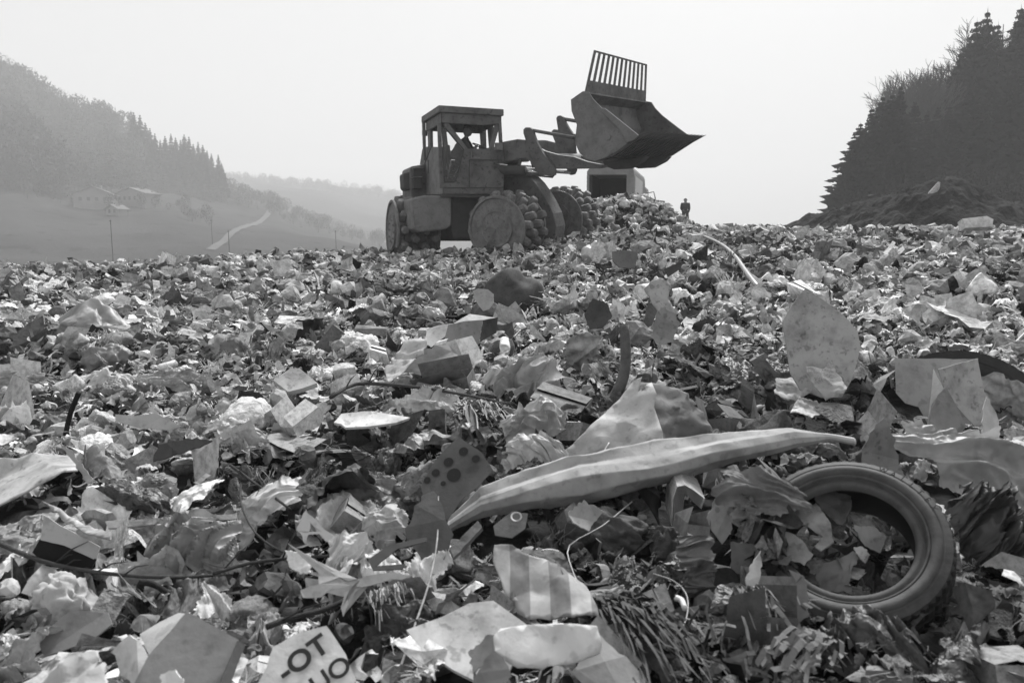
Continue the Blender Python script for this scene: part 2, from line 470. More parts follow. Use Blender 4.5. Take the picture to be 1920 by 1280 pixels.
house(228, 286, 6, 4, 1.6, 1.4, R(-25), 'small low shed on the slope below the two farmhouses', 2)

# ------------------------------------------------------------------ trees
def spruce_mesh(name, h, rad, whorls, branches, seed, tuft=5, bare=0.08, fine=1.0):
    r = random.Random(seed); V, F = [], []
    for w in range(whorls):
        t = (w + r.random() * .6) / whorls
        z = h * (bare + (1 - bare) * t)
        L0 = rad * (1 - t) ** 0.85 * (0.75 + .5 * r.random()) + 0.008
        if t < 0.15: L0 *= 0.75 + t
        for b in range(branches):
            th = 2 * math.pi * (b + r.random()) / branches
            L = L0 * (.65 + .5 * r.random())
            dx, dy = math.cos(th), math.sin(th)
            for k in range(tuft):
                s = (k + .6) / tuft
                cx, cy = dx * L * s, dy * L * s
                cz = z - L * 0.42 * s + L * 0.22 * s * s * s + r.uniform(-.05, .05) * h * .15
                wdt = (L * .26 * (1.15 - s) + .05 * rad) * fine
                ln = L * .30 * (fine * .7 + .3)
                dr = L * .16 + .02 * h * r.random()
                i = len(V); j = r.uniform(-.3, .3)
                V += [(cx - dy * wdt + dx * j * wdt, cy + dx * wdt, cz - dr * r.uniform(.4, 1.2)), (cx + dy * wdt, cy - dx * wdt + dy * j * wdt, cz - dr * r.uniform(.4, 1.2)),
                      (cx + dx * ln, cy + dy * ln, cz - dr * r.uniform(-.2, .5)), (cx - dx * ln * .6, cy - dy * ln * .6, cz + dr * .3)]
                F += [(i, i + 2, i + 3), (i + 1, i + 3, i + 2)]
    i = len(V); V += [(0, 0, h * 1.03), (.07 * rad * .4, 0, h * .93), (-.04 * rad * .4, .05 * rad * .4, h * .93)]; F += [(i, i + 1, i + 2)]
    return V, F
def to_mesh(name, V, F, m):
    me = bpy.data.meshes.new(name); me.from_pydata(V, [], F); me.update(); me.materials.append(m); return me
SPRUCE = [to_mesh('crown', *spruce_mesh('c', 1.0, w, 34, 10, s, 9, .08, .55), M['needle']) for w, s in ((.19, 1), (.16, 2), (.22, 3), (.14, 4))]
mbt = MB(); mbt.tube([(0, 0, -.12), (0, 0, .3), (0, 0, .98)], [.016, .012, .002], 7)
TRUNK = to_mesh('trunk', [tuple(v) for v in mbt.V], mbt.F, M['bark'])
def bare_mesh(seed, levels=6, thick=.021):
    r = random.Random(seed); mb = MB()
    def grow(p, d, L, rad, lev):
        q = p + d * L * .5 + Vector((r.uniform(-1, 1), r.uniform(-1, 1), 0)) * L * .06
        e = p + d * L
        mb.tube([p, q, e], [rad, rad * .85, rad * .68], 5 if lev < 2 else 3, cap=False)
        if lev >= levels: return
        for k in range(3):
            a = r.uniform(.25, .75) * (1.0 if lev else .8)
            ax = d.orthogonal().normalized(); ax.rotate(Matrix.Rotation(r.uniform(0, 6.28), 3, d))
            nd = (d * math.cos(a) + ax * math.sin(a)); nd = (nd + Vector((0, 0, .18))).normalized()
            grow(p + d * L * r.uniform(.6, 1), nd, L * r.uniform(.62, .82), rad * .62, lev + 1)
    grow(Vector((0, 0, -.05)), Vector((0, 0, 1)), .30, thick, 0)
    return mb
BARE = []
for s_ in (5, 6):
    mb = bare_mesh(s_); zm = max(v.z for v in mb.V)
    BARE.append(to_mesh('crown', [tuple(v / zm) for v in mb.V], mb.F, M['twig']))
def place_tree(kind, x, y, z, h, wide, rot, label, group, name):
    root = empty(name, (x, y, z), label, 'tree', group)
    root.rotation_euler = (0, 0, rot); root.scale = (h * wide, h * wide, h)
    c = bpy.data.objects.new('crown', kind); COL.objects.link(c); c.parent = root
    t = bpy.data.objects.new('trunk', TRUNK); COL.objects.link(t); t.parent = root
# right wood: (px, apex py, depth, kind)
RW = [(1584, 325, 78, 's'), (1597, 272, 79, 's'), (1614, 232, 80, 's'), (1634, 204, 81, 's'), (1655, 182, 83, 's'), (1690, 162, 84, 's'), (1674, 178, 80, 's'),
      (1716, 190, 88, 's'), (1738, 215, 90, 's'), (1712, 160, 92, 'b'), (1742, 128, 95, 'b'), (1766, 118, 98, 'b'), (1725, 145, 97, 'b'), (1760, 200, 90, 's'), (1728, 128, 93, 'b'), (1780, 108, 95, 'b'), (1752, 108, 94, 'b'), (1700, 165, 90, 'b'), (1882, 40, 92, 'b'),
      (1790, 150, 92, 's'), (1806, 88, 94, 's'), (1832, 40, 92, 's'), (1852, 22, 95, 's'), (1872, 45, 97, 's'), (1893, 62, 94, 'b'), (1915, 15, 90, 's'), (1938, -10, 92, 's'), (1968, -30, 92, 's'), (2010, -20, 95, 's'),
      (1780, 200, 84, 's'), (1820, 170, 84, 's'), (1862, 150, 83, 's'), (1902, 130, 82, 's'), (1740, 250, 80, 's'), (1700, 260, 78, 's'), (1660, 285, 76, 's'), (1945, 120, 80, 's')]
WHERE = ['at the outer foot of the wood', 'with its low boughs over the outer edge of the wood', 'on the stepped outer edge of the wood']
for i, (px, py, yy, k) in enumerate(RW):
    yy *= 1.0 if k == 's' else 1.06
    p = at(px, py, yy); z = land(p.x, yy) - .5
    h = p.z - z
    kd = SPRUCE[i % 4] if k == 's' else BARE[i % 2]
    wide = rnd.uniform(1.05, 1.35) * (1.45 if h < 12 else 1.1)
    if k == 'b': wide = 1.1
    size = 'small' if h < 10 else ('tall' if h > 18 else 'middle-sized')
    lab = (f'{size} dark spruce, tree number {i + 1} from the outer edge of the wood beside the dump' if k == 's' else f'bare leafless tree, tree number {i + 1} from the outer edge of the wood beside the dump')
    place_tree(kd, p.x, yy, z, h * 1.0, wide, rnd.uniform(0, 6), lab, 'spruces in the wood beside the dump' if k == 's' else 'bare trees in the wood beside the dump', 'spruce_tree' if k == 's' else 'bare_tree')
# spruces at the end of the far ridge
k = 0
SK = [(300, 262), (309, 255), (320, 250), (329, 258), (338, 262), (345, 252), (354, 256), (362, 270), (371, 266), (380, 272), (388, 282), (396, 288), (409, 290), (415, 305), (421, 325), (290, 250), (281, 240), (272, 230), (262, 215), (250, 210)]
for i, (px, py) in enumerate(SK):
    yy = 425 + (i % 3) * 8
    p = at(px, py, yy); z = land(p.x, yy) - 2
    place_tree(SPRUCE[(i + 1) % 4], p.x, yy, z, p.z - z, 1.0, rnd.uniform(0, 6), f'hazy spruce on the far ridge, number {i + 1} counted from the gap beyond the farmhouses', 'spruces on the far ridge', 'spruce_tree')
# far woods: one mass
def far_wood(name, n, pick, m, label, seed):
    r = random.Random(seed); V, F = [], []
    protos = [spruce_mesh('c', 1, .20, 9, 6, s, 2, .15) for s in range(4)]
    def fuzzy(s):
        q = random.Random(s); VV, FF = [], []
        for _ in range(150):
            d = Vector((q.gauss(0, 1), q.gauss(0, 1), q.gauss(0, 1))).normalized() * q.uniform(.35, 1) ** .5
            c = Vector((d.x * .3, d.y * .3, .62 + d.z * .36)); e = Vector((q.uniform(-1, 1), q.uniform(-1, 1), q.uniform(0, 2))).normalized() * .10; f = e.orthogonal().normalized() * .018
            i = len(VV); VV += [tuple(c - f), tuple(c + f), tuple(c + e)]; FF.append((i, i + 1, i + 2))
        for a in range(3):
            i = len(VV); VV += [(-.012, 0, 0), (.012, .0, 0), (.0 + a * .05 - .05, 0.02 * a, .8)]; FF.append((i, i + 1, i + 2))
        return VV, FF
    fz = [fuzzy(s) for s in range(4)]
    for _ in range(n):
        res = pick(r)
        if not res: continue
        x, y, z, h, con = res
        PV, PF = protos[r.randrange(4)] if con else fz[r.randrange(4)]
        a = r.uniform(0, 6.28); ca, sa = math.cos(a) * h, math.sin(a) * h; i = len(V)
        wq = r.uniform(.9, 1.3)
        V += [(x + (vx * ca - vy * sa) * wq, y + (vx * sa + vy * ca) * wq, z + vz * h) for vx, vy, vz in PV]
        F += [tuple(i + k for k in f) for f in PF]
    o = mesh_obj(name, V, F, m); tag(o, label, 'wood', kind='stuff'); return o
def wood_front(px):      # depth where the left wood begins
    return 312 + (px / 430.0) * 95 if px > 150 else 295 + 17 * px / 150
def pick_left(r):
    px = r.uniform(-260, 432)
    if px > 285 and r.random() < .35: return None
    y = wood_front(px) + r.random() ** 1.1 * (500 - wood_front(px))
    x = (px - 960) / FPX * y
    con = (noise.noise(Vector((x * .02, y * .02, 2))) + (px - 180) / 420.0) > r.uniform(-.25, .25)
    h = r.uniform(8, 24) * (1 if px < 285 else .5)
    if y > 470: h *= .9
    return x, y, land(x, y) - 1.5, h, con
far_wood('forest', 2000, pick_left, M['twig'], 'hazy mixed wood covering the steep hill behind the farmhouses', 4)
def pick_scrub(r):
    px = r.uniform(380, 720); y = r.uniform(400, 560); x = (px - 960) / FPX * y
    if r.random() < (px - 380) / 500: return None
    return x, y, land(x, y) - 1, r.uniform(4, 9), r.random() < .15
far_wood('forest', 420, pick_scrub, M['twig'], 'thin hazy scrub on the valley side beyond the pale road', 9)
def pick_mead(r):
    px = r.choice([r.uniform(100, 330), r.uniform(-200, 150), r.uniform(330, 400)]); y = r.uniform(290, 345) if px > 100 else r.uniform(285, 300); x = (px - 960) / FPX * y
    return x, y, land(x, y) - .5, r.uniform(3, 8), False
far_wood('undergrowth', 60, pick_mead, M['twig'], 'bare orchard trees and hedges scattered round the farmhouses', 19)
def pick_far(r):
    px = r.uniform(420, 860); y = r.uniform(960, 1060); x = (px - 960) / FPX * y
    return x, y, land(x, y) - 2, r.uniform(8, 14), r.random() < .4
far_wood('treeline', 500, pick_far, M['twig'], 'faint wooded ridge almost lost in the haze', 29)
def pick_right(r):
    px = r.uniform(1600, 2300); y = r.uniform(84, 150) if px > 1700 else r.uniform(84, 100); x = (px - 960) / FPX * y
    lim = {1600: 300, 1700: 200, 1800: 150, 1900: 60, 2300: -100}
    ks = sorted(lim)
    for a, b in zip(ks, ks[1:]):
        if px <= b: break
    top = lim[a] + (lim[b] - lim[a]) * (px - a) / (b - a) + 85
    z = land(x, y); h = (470 - top) / FPX * y - z
    h = min(h, 20) * r.uniform(.8, 1)
    if h < 3: return None
    return x, y, z - .5, h, True
far_wood('forest', 420, pick_right, M['needle'], 'dense dark mass of conifers filling the wood beside the dump', 39)
def pick_under(r):
    px = r.uniform(1575, 2100); y = r.uniform(70, 80); x = (px - 960) / FPX * y
    return x, y, land(x, y) - .4, r.uniform(1.5, 4) * (1 if px > 1640 else .6), r.random() < .5
far_wood('undergrowth', 260, pick_under, M['needle'], 'dark brush along the foot of the spruces', 49)

# ------------------------------------------------------------------ the compactor loader
TH, RO = R(30), R(5.8)
LF = Vector((math.cos(TH), -math.sin(TH), 0)); LW = Vector((math.sin(TH) * math.cos(RO), math.cos(TH) * math.cos(RO), math.sin(RO))); LU = LF.cross(LW)
PW = at(930, 429, 20)
def pf(px, py, w): return on_plane(px, py, PW + LW * w, LW)
def fs(s, u, w): return PW + LF * s + LU * u + LW * w
RF = Vector((math.sin(R(20)), -math.cos(R(20)), 0)); RW_ = Vector((math.cos(R(20)), math.sin(R(20)), 0)); UZ = Vector((0, 0, 1))
PC = at(830, 352, 20.4)
def pr(px, py, back=0.0): return on_plane(px, py, PC - RF * back, RF)       # planes parallel to the cab front
def ps(px, py, left=0.0): return on_plane(px, py, PC + RW_ * left, RW_)     # planes parallel to the cab side
_g = fs(0.4, -1, 2.2)
loader = empty('wheel_loader', (_g.x, _g.y, 0), 'dark steel wheeled compactor loader with studded wheels and raised bucket on the rubbish crest', 'loader')
def plate(name, pts, fn, off, thick, axis, m, bevel=0.012, parent=loader, obj=True, mb=None):
    k = mb or MB(); k.prism([fn(a, b, off) for a, b in pts], axis * thick)
    return k.obj(name, m, parent, bevel=bevel) if obj else k

def wheel(o, ax, name_m=M['drum'], width=1.15, spin=0.0, inner_dark=False):
    """o: middle of the outer face; ax: unit vector from the outer face inwards"""
    a = ax.orthogonal().normalized(); b = ax.cross(a)
    w = bpy.data.objects.new('wheel', None); COL.objects.link(w); w.parent = loader; w.location = (0, 0, 0)
    w.matrix_parent_inverse = Matrix.Translation(loader.location).inverted(); w.location = o
    loc = lambda mb: [setattr(mb, 'V', [v - o for v in mb.V])]
    mb = MB(); mb.lathe(o, ax, [(.02, .001), (.02, .40), (.04, .42), (.04, .745), (.0, .76), (.0, .82), (.05, .82), (.05, .64), (width - .07, .64), (width - .07, .81), (width, .81), (width, .78), (width - .09, .74), (width - .09, .3), (width - .09, .001)], 48)
    loc(mb); mb.obj('drum', M['drum'], w, smooth=False)
    mb = MB(); mb.lathe(o, ax, [(.0, .001), (.0, .40), (-.015, .42), (-.015, .455), (.04, .46)], 40)
    for k in range(10):
        t = k / 10 * 6.283; c = o + (a * math.cos(t) + b * math.sin(t)) * .30
        mb.lathe(c - ax * .03, ax, [(0, .001), (0, .028), (.04, .028)], 6)
    loc(mb); mb.obj('hub', M['drum'], w)
    mb = MB(); rr = random.Random(int(spin * 100)); rows = 4; n = 12
    for r_i in range(rows):
        for k in range(n):
            t = (k + (.5 if r_i % 2 else 0)) / n * 6.283 + spin
            d = a * math.cos(t) + b * math.sin(t)
            c = o + ax * (.20 + (width - .34) * r_i / (rows - 1)) + d * .60
            mb.lathe(c, (d + ax * rr.uniform(-.05, .05)), [(0, .145), (.12, .13), (.28, .108), (.315, .088), (.325, .001)], 8)
    loc(mb); mb.obj('tread', M['drum'], w, smooth=False, bevel=0)
for o, ax, sp in [(PW, LW, .1), (fs(0, 0, 3.3), LW, .6), (pr(734, 433, 1.53), RW_, .3), (pr(734, 433, 1.53) + RW_ * 3.3, RW_, .8)]:
    wheel(o, ax.normalized(), spin=sp)

A1, A2 = 1.15, 2.75
# bucket -------------------------------------------------------------
PROF = [(1092.6, 171), (1069.8, 187), (1071.4, 208.6), (1076.8, 222.5), (1081.2, 234), (1079, 252), (1078.7, 270), (1086.6, 287.8), (1098.5, 297.7), (1116, 302.6), (1134, 296), (1158, 283), (1177.7, 267.5), (1193, 256.5)]
def su(px, py, w):
    p = pf(px, py, w) - PW
    return p.dot(LF), p.dot(LU)
prof = [su(a, b, -.05) for a, b in PROF]
B0, B1 = -.05, 4.0
bucket = None
mb = MB(); n = len(prof); T = .045
inner = []
for i, (s, u) in enumerate(prof):
    a = prof[max(i - 1, 0)]; b = prof[min(i + 1, n - 1)]
    d = Vector((b[0] - a[0], b[1] - a[1])).normalized(); nx, nu = -d.y, d.x     # left of travel: into the bowl
    inner.append((s + nx * T, u + nu * T))
for (A, Bp) in ((prof, inner),):
    V = []; 
    for w in (B0 + .04, B1 - .04):
        V += [fs(s, u, w) for s, u in A] + [fs(s, u, w) for s, u in Bp]
    F = []
    for i in range(n - 1):
        F += [(i, i + 1, 2 * n + i + 1, 2 * n + i), (n + i, 3 * n + i, 3 * n + i + 1, n + i + 1)]
    F += [(0, 2 * n, 3 * n, n), (n - 1, 2 * n - 1, 4 * n - 1, 3 * n - 1)]
    mb.add(V, F)
bucket = mb.obj('bucket', M['steel'], loader)
side = PROF + [(1197, 256), (1160, 228), (1128, 202.7), (1112, 186), (1104, 173)]
def ear(w0, th):
    k = MB(); k.prism([fs(*su(a, b, -.05), w0) for a, b in side], LW * th); return k
k = ear(B0, .045)
k.prism([fs(*su(a, b, -.05), B0 - .05) for a, b in [(1128, 203), (1135, 203), (1199, 254), (1190, 263), (1176, 268), (1172, 258), (1160, 240), (1128, 209)]], LW * .045)   # wear strap
k.lathe(fs(*su(1140, 257, -.05), B0 - .02), LW, [(0, .001), (0, .075), (.03, .075)], 16)
k.obj('side_plate', M['steel_lit'], bucket, bevel=.01)
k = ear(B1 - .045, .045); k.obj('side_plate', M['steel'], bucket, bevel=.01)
# spill guard with its comb of slots
g0, g1 = su(1092.6, 171, -.05), su(1114, 94, .25)
def gp(v, w): return fs(g0[0] + (g1[0] - g0[0]) * v, g0[1] + (g1[1] - g0[1]) * v, w)
gn = (gp(1, 0) - gp(0, 0)).cross(LW).normalized() * .022
mb = MB(); wa0, wb0, wa1, wb1 = .10, 3.95, .28, 3.62
def gq(v, t): return gp(v, (wa0 + (wa1 - wa0) * v) + ((wb0 + (wb1 - wb0) * v) - (wa0 + (wa1 - wa0) * v)) * t)
mb.prism([gq(0, 0), gq(0, 1), gq(.28, 1), gq(.28, 0)], gn)
mb.prism([gq(.955, 0), gq(.955, 1), gq(1, 1), gq(1, 0)], gn)
NB = 13
for i in range(NB):
    t = i / (NB - 1); w_ = .40 / NB
    a0 = t * (1 - w_); hw0 = w_; 
    mb.prism([gq(.281, a0), gq(.281, a0 + hw0), gq(.954, a0 + hw0), gq(.954, a0)], gn)
for t0 in (0.0, .9):
    mb.prism([gq(.30, t0) + gn * .02, gq(.30, t0 + .1) + gn * .02, gq(.30, t0 + .1 - (.0 if t0 else .06)) + gn * .98, gq(.30, t0) + gn * .98], gn * .3)
mb.obj('spill_guard', M['steel'], bucket)
# cutting edge with long teeth that run back under the floor as ribs
mb = MB(); f0, f1 = su(1150, 287.5, -.05), su(1195, 257, -.05)
tipd = Vector((.30, .10)); 
def tk(s, u, w): return fs(s, u, w)
NT = 15
for i in range(NT):
    w = B0 + .06 + (B1 - B0 - .12) * i / (NT - 1); hw = .055
    A = [(f0[0] - .35, f0[1] - .13), (f0[0], f0[1] - .06), (f1[0], f1[1] - .06), (f1[0] + .36, f1[1] + .10), (f1[0], f1[1] + .05), (f0[0], f0[1] + .0)]
    k_ = len(A); hh = [hw, hw, hw, .012, hw, hw]
    mb.add([tk(s, u, w - h_) for (s, u), h_ in zip(A, hh)] + [tk(s, u, w + h_) for (s, u), h_ in zip(A, hh)],
           [tuple(range(k_)), tuple(range(2 * k_ - 1, k_ - 1, -1))] + [(i_, i_ + k_, (i_ + 1) % k_ + k_, (i_ + 1) % k_) for i_ in range(k_)])
mb.prism([tk(s, u, B0 - .02) for s, u in [(f1[0] - .25, f1[1] - .15), (f1[0] + .02, f1[1] - .005), (f1[0] + .02, f1[1] + .03), (f1[0] - .25, f1[1] - .10)]], LW * (B1 - B0 + .04))
mb.obj('cutting_edge', M['steel_dark'], bucket)

# boom arms, levers, links
for w_ in (A1 + .0, A2 + .0):
    k = MB(); sx, ux = prof[9]; k.prism([fs(s, u, w_) for s, u in [(sx - .35, ux + .02), (sx + .75, ux + .06), (sx + .62, ux - .06), (sx + .30, ux - .20), (sx - .05, ux - .20), (sx - .30, ux - .10)]], LW * .35)
    k.obj('hinge_bracket', M['steel_dark'], bucket, bevel=.02)
boomN = [(903, 300), (925, 277), (943, 266), (970, 261), (990, 263), (1003, 274), (1020, 283), (1045, 290), (1075, 294), (1100, 303), (1125, 308), (1140, 309), (1140, 313), (1125, 316), (1080, 317), (1040, 317), (1012, 318), (1000, 312), (993, 302), (984, 296), (970, 298), (955, 302), (938, 306), (915, 312)]
boomF = [(950, 275), (975, 264), (1005, 263), (1022, 263), (1042, 268), (1065, 280), (1085, 290), (1110, 298), (1150, 303), (1165, 307), (1160, 313), (1110, 315), (1060, 308), (1020, 294), (985, 290), (955, 300)]
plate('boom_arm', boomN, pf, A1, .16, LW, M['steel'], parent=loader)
plate('boom_arm', boomF, pf, A2, .16, LW, M['steel_lit'], parent=loader)
mb = MB(); c = fs(*su(1030, 300, A1), A1 + .1); mb.tube([c, c + LW * (A2 - A1 - .02)], .16, 14); 
c = fs(*su(930, 296, A1), A1 + .1); mb.tube([c, c + LW * (A2 - A1 - .02)], .12, 14)
mb.obj('cross_tube', M['steel'], loader, smooth=True)
levN = [(981, 250), (981, 243), (985, 239), (993, 239), (998, 243), (1001, 252), (1005, 264), (1016, 285), (1030, 303), (1040, 318), (1040, 328), (1033, 331), (1010, 326), (1003, 318), (998, 300), (990, 275), (985, 262)]
levF = [(1042.5, 222), (1045, 217.5), (1050, 216.5), (1056, 219.5), (1060, 229), (1066, 240), (1073, 250), (1079, 252), (1077, 270), (1079, 290), (1079.5, 320), (1076, 327), (1070, 328.5), (1065, 326), (1061, 313), (1055, 300), (1050, 285), (1041, 268), (1035, 253), (1034, 246), (1038, 242.5), (1046, 243.5)]
plate('bell_crank', levN, pf, A1 - .13, .11, LW, M['steel'])
plate('bell_crank', levF, pf, A2 - .13, .11, LW, M['steel'])
mb = MB(); mb.tube([pf(995, 244, A1 - .05), pf(1040, 252, A1 - .05), pf(1108, 264, A1 - .05)], .045, 10); mb.obj('link_rod', M['steel'], loader, smooth=True)
mb = MB(); mb.tube([pf(1055, 223, A2 - .05), pf(1085, 228, A2 - .05), pf(1160, 240, A2 - .05)], .05, 10); mb.obj('link_rod', M['steel'], loader, smooth=True)
for (w, x0, x1, x2, y0, y1, y2) in ((A1 - .05, 900, 984, 1010, 315, 321, 323), (A2 - .1, 930, 1036, 1070, 316, 321, 323.5)):
    mb = MB(); mb.tube([pf(x0, y0, w), pf(x1, y1, w)], .125, 16); cyl = mb.obj('cylinder', M['steel_dark'], loader, smooth=True)
    mb = MB(); mb.tube([pf(x1 - 2, y1, w), pf(x2, y2, w)], .05, 12); mb.obj('piston_rod', M['chrome'], cyl, smooth=True)
mb = MB(); mb.tube([pf(998, 328, A1 - .1), pf(1012, 330, A1 - .1), pf(1036, 332.5, A1 - .1), pf(1040, 327, A1 - .1)], .022, 8)
mb.obj('hydraulic_pipe', M['steel_dark'], loader, smooth=True)
mb = MB(); mb.tube([pf(926, 306.5, A1 - .3), pf(952, 310, A1 - .3)], .02, 8); mb.obj('hydraulic_pipe', M['chrome'], loader, smooth=True)
mb = MB(); mb.tube([pf(976, 300, A1), pf(972, 314, A1)], .045, 8); mb.obj('strut', M['steel_dark'], loader, smooth=True)
mb = MB(); mb.tube([pf(995, 298, A1 + .4), pf(1000, 314, A1 + .4)], .03, 8)
mb.obj('strut', M['steel_dark'], loader, smooth=True)
# front frame: tower, guard and axle
plate('front_frame', [(868, 281), (900, 279), (918, 277), (935, 285), (934, 303), (925, 310), (945, 311), (985, 316), (986, 330), (925, 336), (868, 338)], pf, 1.3, 1.3, LW, M['steel'], bevel=.02)
plate('tower', [(868, 337), (925, 334), (985, 326), (993, 333), (1004, 344), (1014, 358), (1026, 378), (1037, 400), (1043, 425), (1040, 448), (900, 452), (870, 400)], pf, 1.6, .55, LW, M['steel'], bevel=.02)
#plate('fender', [(868, 330), (985, 332), (990, 340), (985, 343), (870, 345)], pf, .2, 1.0, LW, M['steel_lit'], bevel=.01)
mb = MB(); mb.tube([fs(0, 0, .3), fs(0, 0, 4.0)], .28, 16); mb.obj('axle', M['steel_dark'], loader, smooth=True)
mb = MB(); mb.box(fs(.12, -.62, 1.2), LF * .05, LU * .12, LW * .9); mb.obj('scraper_bar', M['steel_dark'], loader, bevel=.01)

# cab ---------------------------------------------------------------
CW, CL = 1.6, 1.6
cab = bpy.data.objects.new('cab', None); COL.objects.link(cab); cab.parent = loader
cab.matrix_parent_inverse = Matrix.Translation(loader.location).inverted()
def cabp(name, m, mb, bevel=.008, smooth=False): return mb.obj(name, m, cab, smooth=smooth, bevel=bevel)
fa, fb = pr(824, 200.5), pr(941, 200)
topz = (fa.z + fb.z) / 2
def cc(f, l, z): return Vector((PC.x, PC.y, 0)) + RF * f + RW_ * l + UZ * z
pz = lambda py, f=0.0: (on_plane(860, py, PC + RF * f, RF)).z
mb = MB()
zt, zf, zb = topz, pz(213), pz(232.5)
mb.prism([cc(.06, -.10, zt - .02), cc(.06, CW + .02, zt - .02), cc(.06, CW + .02, zf), cc(.05, -.10, zf)], -RF * (CL + .22))
mb.prism([cc(.0, -.02, zf + .005), cc(.0, CW - .02, zf + .005), cc(.0, CW - .06, zb + .06), cc(.0, CW - .5, zb), cc(.0, -.02, zb)], -RF * .06)
mb.prism([cc(.0, -.02, zf + .005), cc(.0, -.02, zb), cc(-CL, -.02, zb), cc(-CL, -.02, zf + .005)], RW_ * .06)
mb.prism([cc(-CL, -.02, zf + .005), cc(-CL, CW - .02, zf + .005), cc(-CL, CW - .02, zb + .02), cc(-CL, -.02, zb + .02)], RF * .06)
mb.prism([cc(-.0, CW - .08, zf + .005), cc(0, CW - .08, zb + .12), cc(-CL, CW - .08, zb + .05), cc(-CL, CW - .08, zf + .005)], RW_ * .06)
cabp('roof', M['steel'], mb, bevel=.02)
def postf(name, pts, back=0.0, th=.09, m=M['steel']):
    mb = MB(); mb.prism([pr(a, b, back) for a, b in pts], -RF * th); return cabp(name, m, mb)
postf('pillar', [(821, 232), (827.5, 232), (831.5, 352), (825.5, 352)])
postf('pillar', [(833, 232), (842, 232), (878, 279.5), (868.5, 281.5), (835, 240)], 0.0, .07)
postf('pillar', [(934, 214), (939.6, 214), (943.5, 283), (938.2, 283)], 0.0, .09)
postf('pillar', [(899.6, 226), (911, 226), (912.6, 282), (903.5, 282)], CL - .1, .1)
postf('pillar', [(836, 237), (829, 237), (831.5, 282), (841.5, 282)], CL - .35, .1)
postf('pillar', [(792.5, 228), (798, 228), (799.5, 300), (794.8, 300)], CL - .12, .1)
def posts_(name, pts, left=0.0, th=.08):
    mb = MB(); mb.prism([ps(a, b, left) for a, b in pts], RW_ * th); return cabp(name, M['steel'], mb)
posts_('pillar', [(801, 230), (806, 230), (807, 282), (802.5, 282)])
posts_('pillar', [(912, 222), (919.6, 222), (922, 280), (916.6, 280)], CW - .09)
postf('pillar', [(931, 222), (937, 222), (936.5, 238), (925, 279.5), (917, 279.5)], .06, .06)
# lower walls
mb = MB(); mb.prism([ps(a, b, 0) for a, b in [(795, 276), (802, 275), (824, 276), (829.5, 352), (829.5, 364), (797, 366)]], RW_ * .06); cabp('side_panel', M['steel_lit'], mb)
mb = MB(); mb.prism([pr(a, b, 0) for a, b in [(870.5, 280.5), (878, 279), (942, 279), (946, 300), (944, 352), (944, 364), (830.5, 364), (830.5, 342), (854, 341)]], -RF * .06); cabp('front_panel', M['steel'], mb)
# door frame round the lower glass
mb = MB(); D = [(829, 240), (836, 241), (869.5, 281), (868.5, 285), (854.5, 339), (851, 341), (833, 341)]
P3 = [pr(a, b, -.015) for a, b in D]
for i in range(len(P3)): mb.tube([P3[i], P3[(i + 1) % len(P3)]], .016, 6)
door = cabp('door', M['steel_dark'], mb, bevel=0)
mb = MB(); mb.add([p + RF * .0 for p in P3], [tuple(range(len(P3)))]); mb.obj('glass', M['glass'], door)
mb = MB(); mb.box(pr(849, 300, -.03), RW_ * .05, RF * .01, UZ * .012); mb.obj('handle', M['chrome'], door)
mb = MB(); mb.prism([cc(-.02, -.02, pz(364)), cc(-.02, CW, pz(364)), cc(-.02, CW, pz(370)), cc(-.02, -.02, pz(370))], -RF * CL); cabp('cab_floor', M['steel_dark'], mb)
mb = MB()
for (a, b, c, d) in ((880, 300, 942, 300), (880, 300, 880, 352), (830, 352, 944, 352)):
    A_, B_ = pr(a, b, -.012), pr(c, d, -.012); mb.tube([A_, B_], .012, 4)
cabp('moulding', M['steel_dark'], mb, bevel=0)
mb = MB(); mb.tube([pr(884, 283, -.12), pr(884, 296, -.12), pr(900, 296, -.12)], .018, 6); mb.box(pr(935, 275, -.12), RW_ * .09, RF * .05, UZ * .09); cabp('work_lamp', M['drum'], mb, bevel=0)
# seat, dashboard, steering wheel and levers inside
sc_ = cc(-.95, .62, pz(318))
mb = MB(); mb.box(sc_, RW_ * .27, RF * .26, UZ * .07); mb.box(sc_ - RW_ * .27 + UZ * .36 , RW_ * .06, RF * .25, UZ * .34); cabp('seat', M['steel_dark'], mb, bevel=.04)
swc = at(899, 274, 21.2)
mb = MB(); tor = []
for k in range(17):
    t = k / 16 * 6.283; tor.append(swc + (Vector((.35, 0, .93)).cross(Vector((0, 1, 0)))).normalized() * .19 * math.cos(t) + Vector((0, 1, 0)) * .19 * math.sin(t))
mb.tube(tor, .014, 6); mb.tube([swc, swc + Vector((.15, 0, -.75))], .03, 6); mb.tube([swc - Vector((0, .18, 0)), swc + Vector((0, .18, 0))], .01, 5)
cabp('steering_wheel', M['steel_dark'], mb, bevel=0)
mb = MB()
for (a, b, c, d) in ((839, 335, 846, 300), (846, 338, 858, 318), (842, 334, 836, 306)): mb.tube([at(a, b, 20.8), at(c, d, 20.7)], .014, 6)
cabp('lever', M['chrome'], mb, bevel=0)
